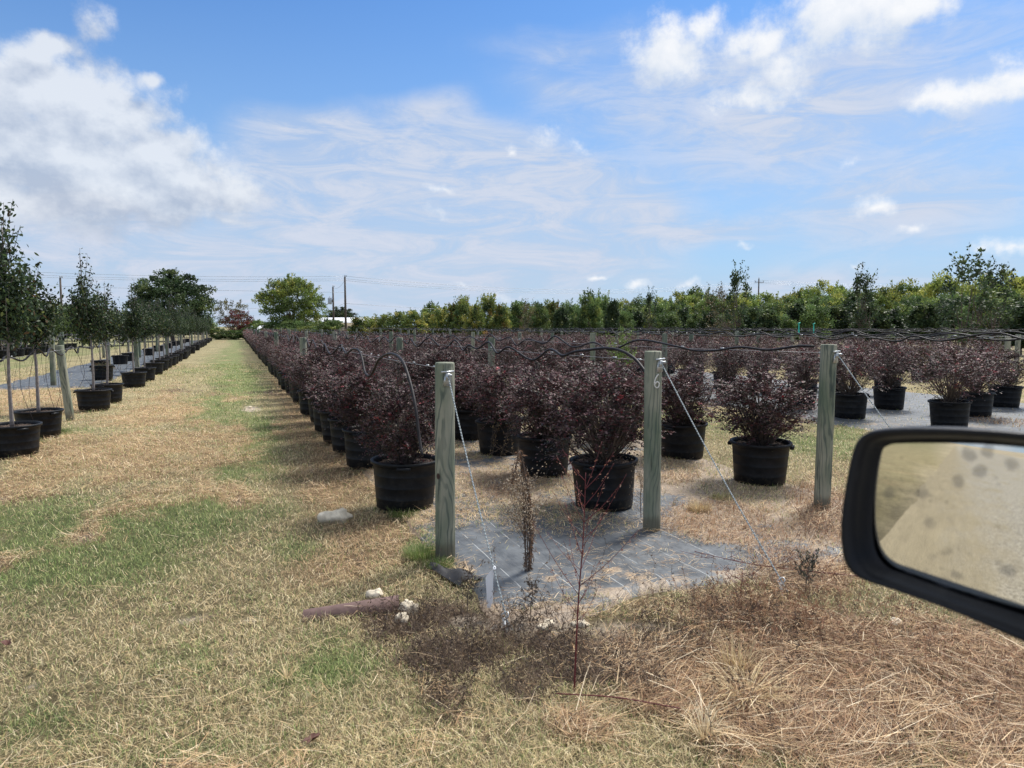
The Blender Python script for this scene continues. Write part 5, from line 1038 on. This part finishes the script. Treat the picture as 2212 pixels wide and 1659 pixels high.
tuft(G(1560,1080), 500, .10, .10, [[.25, .28, .1], [.45, .36, .18]], [1, 2], 'small mixed grass tuft in front of the lone round shrub')
tuft(G(1590,1450), 120, .05, .26, *TT, 'pale upright straw tuft in the rusty straw below the fabric', wd=.004)
tuft(G(1615,1500), 130, .06, .32, *TT, 'arching pale straw bunch in the foreground right of the red weed', (.8, 1.4), wd=.0045)
tuft(G(1520,1590), 80, .03, .22, [[.68, .58, .40], [.58, .46, .28]], [1, 1], 'bleached straw tuft near the bottom edge', (.2, 1.2), wd=.004)
tuft(G(620,1465), 40, .01, .17, *TT, 'forked pale grass stalk in the lower left grass', (.7, 1.2), wd=.003)
tuft(G(60,960), 500, .2, .14, *GT, 'green grass tuft along the foot of the leftmost pots'); tuft(G(120,935), 500, .2, .13, *GT, 'green grass tuft between the pots and the leaning post')

# ------------------------------------------------------------------ side mirror
def build_mirror():
    DM = .78
    c0 = CP + ray(2100, 1150)*DM                            # a point on the glass
    pv = CP + ray(2030, 958)*DM; n0 = unit(np.array([-1.0, .03, -.0]) - ray(2030, 958))
    # frame of the mirror: normal faces back along the vehicle and a little to the driver
    nrm = n0; ex = unit(np.cross([0, 0, 1.], nrm)); ey = np.cross(nrm, ex)     # ex to the viewer's right
    def onpl(u, v): d = ray(u, v); t = np.dot(c0-CP, nrm)/np.dot(d, nrm); P = CP+d*t-c0; return np.array([P@ex, P@ey])
    outer = [(1823,1110),(1833,1040),(1850,965),(1872,936),(1910,925),(1980,921),(2090,923),(2212,931),(2330,945),(2420,985),(2450,1060),(2455,1250),(2440,1400),(2400,1450),(2330,1430),(2212,1383),(2060,1318),(1930,1272),(1862,1248),(1832,1218),(1822,1170)]
    inner = [(1877,1110),(1884,1040),(1895,985),(1912,968),(1945,964),(2030,964),(2120,967),(2212,976),(2320,992),(2370,1030),(2385,1100),(2388,1240),(2375,1350),(2345,1376),(2290,1362),(2212,1334),(2060,1284),(1950,1244),(1910,1228),(1886,1200),(1877,1160)]
    def curve(L, k=8):
        P = np.array([onpl(*q) for q in L]); n = len(P); out = []
        for i in range(n):
            a, b, c, d = P[i-1], P[i], P[(i+1) % n], P[(i+2) % n]; t = np.linspace(0, 1, k, endpoint=False)[:, None]; out.append(.5*((2*b)+(-a+c)*t+(2*a-5*b+4*c-d)*t**2+(-a+3*b-3*c+d)*t**3))
        return np.vstack(out)
    O, I = curve(outer), curve(inner); N = len(O); oc = O.mean(0); ic = I.mean(0); I = ic+(I-ic)*1.035
    root = thing('side_mirror', 'black vehicle side mirror at the right edge, dusty glass reflecting a gravel road', 'side mirror', tuple(c0))
    sg = 1.0 if np.dot(nrm, -ray(2100, 1150)) > 0 else -1.0
    def lift(P2, h): return P2[:, :1]*ex + P2[:, 1:]*ey + sg*nrm*np.reshape(h, (-1, 1))
    rings = []
    for f, h, s in ((1, -.10, .55), (1, -.085, .74), (1, -.05, .87), (1, -.02, .955), (1, .0, 1.0), (1, .008, .985)): rings.append(lift(oc+(O-oc)*s, h))
    for t, h in ((.20, .011), (.45, .008), (.62, .0), (.72, -.010), (1.0, -.016)): rings.append(lift(O*(1-t)*1.0 + (I)*t, h))
    V = np.vstack(rings); F = [[k*N+j, k*N+(j+1) % N, (k+1)*N+(j+1) % N, (k+1)*N+j] for k in range(len(rings)-1) for j in range(N)]
    mb = MB(); mb.add(V, F); mb.F[N] = [np.arange(N)[None]]
    m, t, p, out = mat('mirror_plastic'); tc_ = t.new('ShaderNodeTexCoord'); nz = t.noise(tc_.outputs['Object'], 300, 3, .6); dz = t.noise(tc_.outputs['Object'], 22, 6, .7)
    t.l.new(t.mix(t.ss(dz, .55, .8, 0, .5), (.005, .006, .009), (.06, .058, .055)), p.inputs['Base Color']); p.inputs['Roughness'].default_value = .45; p.inputs['Specular IOR Level'].default_value = .25
    t.l.new(t.new('ShaderNodeBump', {'Height': nz, 'Distance': .0006, 'Strength': .5}).outputs[0], p.inputs['Normal'])
    obj('housing', mb, m, root, True)
    # mounting arm towards the door
    mb = MB(); a0 = lift(np.array([onpl(2400, 1250)]), -.05)[0]; mb.tube([a0, a0+np.array([.06, -.12, .02]), a0+np.array([.03, -.30, .02])], [.05, .045, .05], 12); obj('arm', mb, m, root, True)
    # convex glass: rings from centre to outline, on a sphere of radius RR
    RR = 1.25; rings = []; pc2 = np.array([(pv-c0)@ex, (pv-c0)@ey]); K = 14; V = [None]; Vs = []
    # reference point for the dome: where the road vanishes on the glass
    def dome(P2): d2 = ((P2-pc2)**2).sum(1); return -.0135 - (d2/(2*RR))*1.0
    Vs = [lift(ic[None], dome(ic[None]))]
    for k in range(1, K+1): P2 = ic+(I-ic)*(k/K)*1.0; Vs.append(lift(P2, dome(P2)))
    V = np.vstack(Vs); mb = MB(); F = [[1+k*N+j, 1+k*N+(j+1) % N, 1+(k+1)*N+(j+1) % N, 1+(k+1)*N+j] for k in range(K-1) for j in range(N)]
    mb.add(V, F); mb.F[3] = [np.array([[0, 1+j, 1+(j+1) % N] for j in range(N)])]
    mb.F[4] = [a[:, ::-1] for a in mb.F[4]]
    m, t, p, out = mat('dusty_mirror_glass'); tc_ = t.new('ShaderNodeTexCoord'); Oc = tc_.outputs['Object']
    p.inputs['Metallic'].default_value = 1; p.inputs['Base Color'].default_value = (.80, .80, .76, 1); p.inputs['Roughness'].default_value = .015
    df = t.new('ShaderNodeBsdfDiffuse', {'Color': (.11, .115, .13, 1)})
    vo = t.new('ShaderNodeTexVoronoi', {'Scale': 46.0}); t.l.new(t.vm('ADD', Oc, t.vm('SCALE', t.noise(Oc, 60, 3, out=1))), vo.inputs['Vector'])
    vo.inputs['Vector'].links[0].from_node.inputs[1].links[0].from_node.inputs['Scale'].default_value = .012
    vs = t.new('ShaderNodeTexVoronoi', {'Scale': 105.0}); t.l.new(Oc, vs.inputs['Vector']); sel = t.ss(t.noise(Oc, 14, 2), .34, .52); spots = t.m('MULTIPLY', t.ss(vo.outputs['Distance'], .42, .16), sel)
    film = t.ss(t.noise(Oc, 9, 5, .7), .3, .8, .03, .16)
    fac = t.m('MAXIMUM', t.m('MULTIPLY', t.m('MAXIMUM', spots, t.m('MULTIPLY', t.ss(vs.outputs['Distance'], .3, .1), t.ss(t.noise(Oc, 24, 2), .5, .6, 0, .7))), .46), film); mx = t.new('ShaderNodeMixShader', {0: fac}); t.l.new(p.outputs[0], mx.inputs[1]); t.l.new(df.outputs[0], mx.inputs[2]); t.l.new(mx.outputs[0], out.inputs[0])
    obj('glass', mb, m, root, True)
build_mirror()
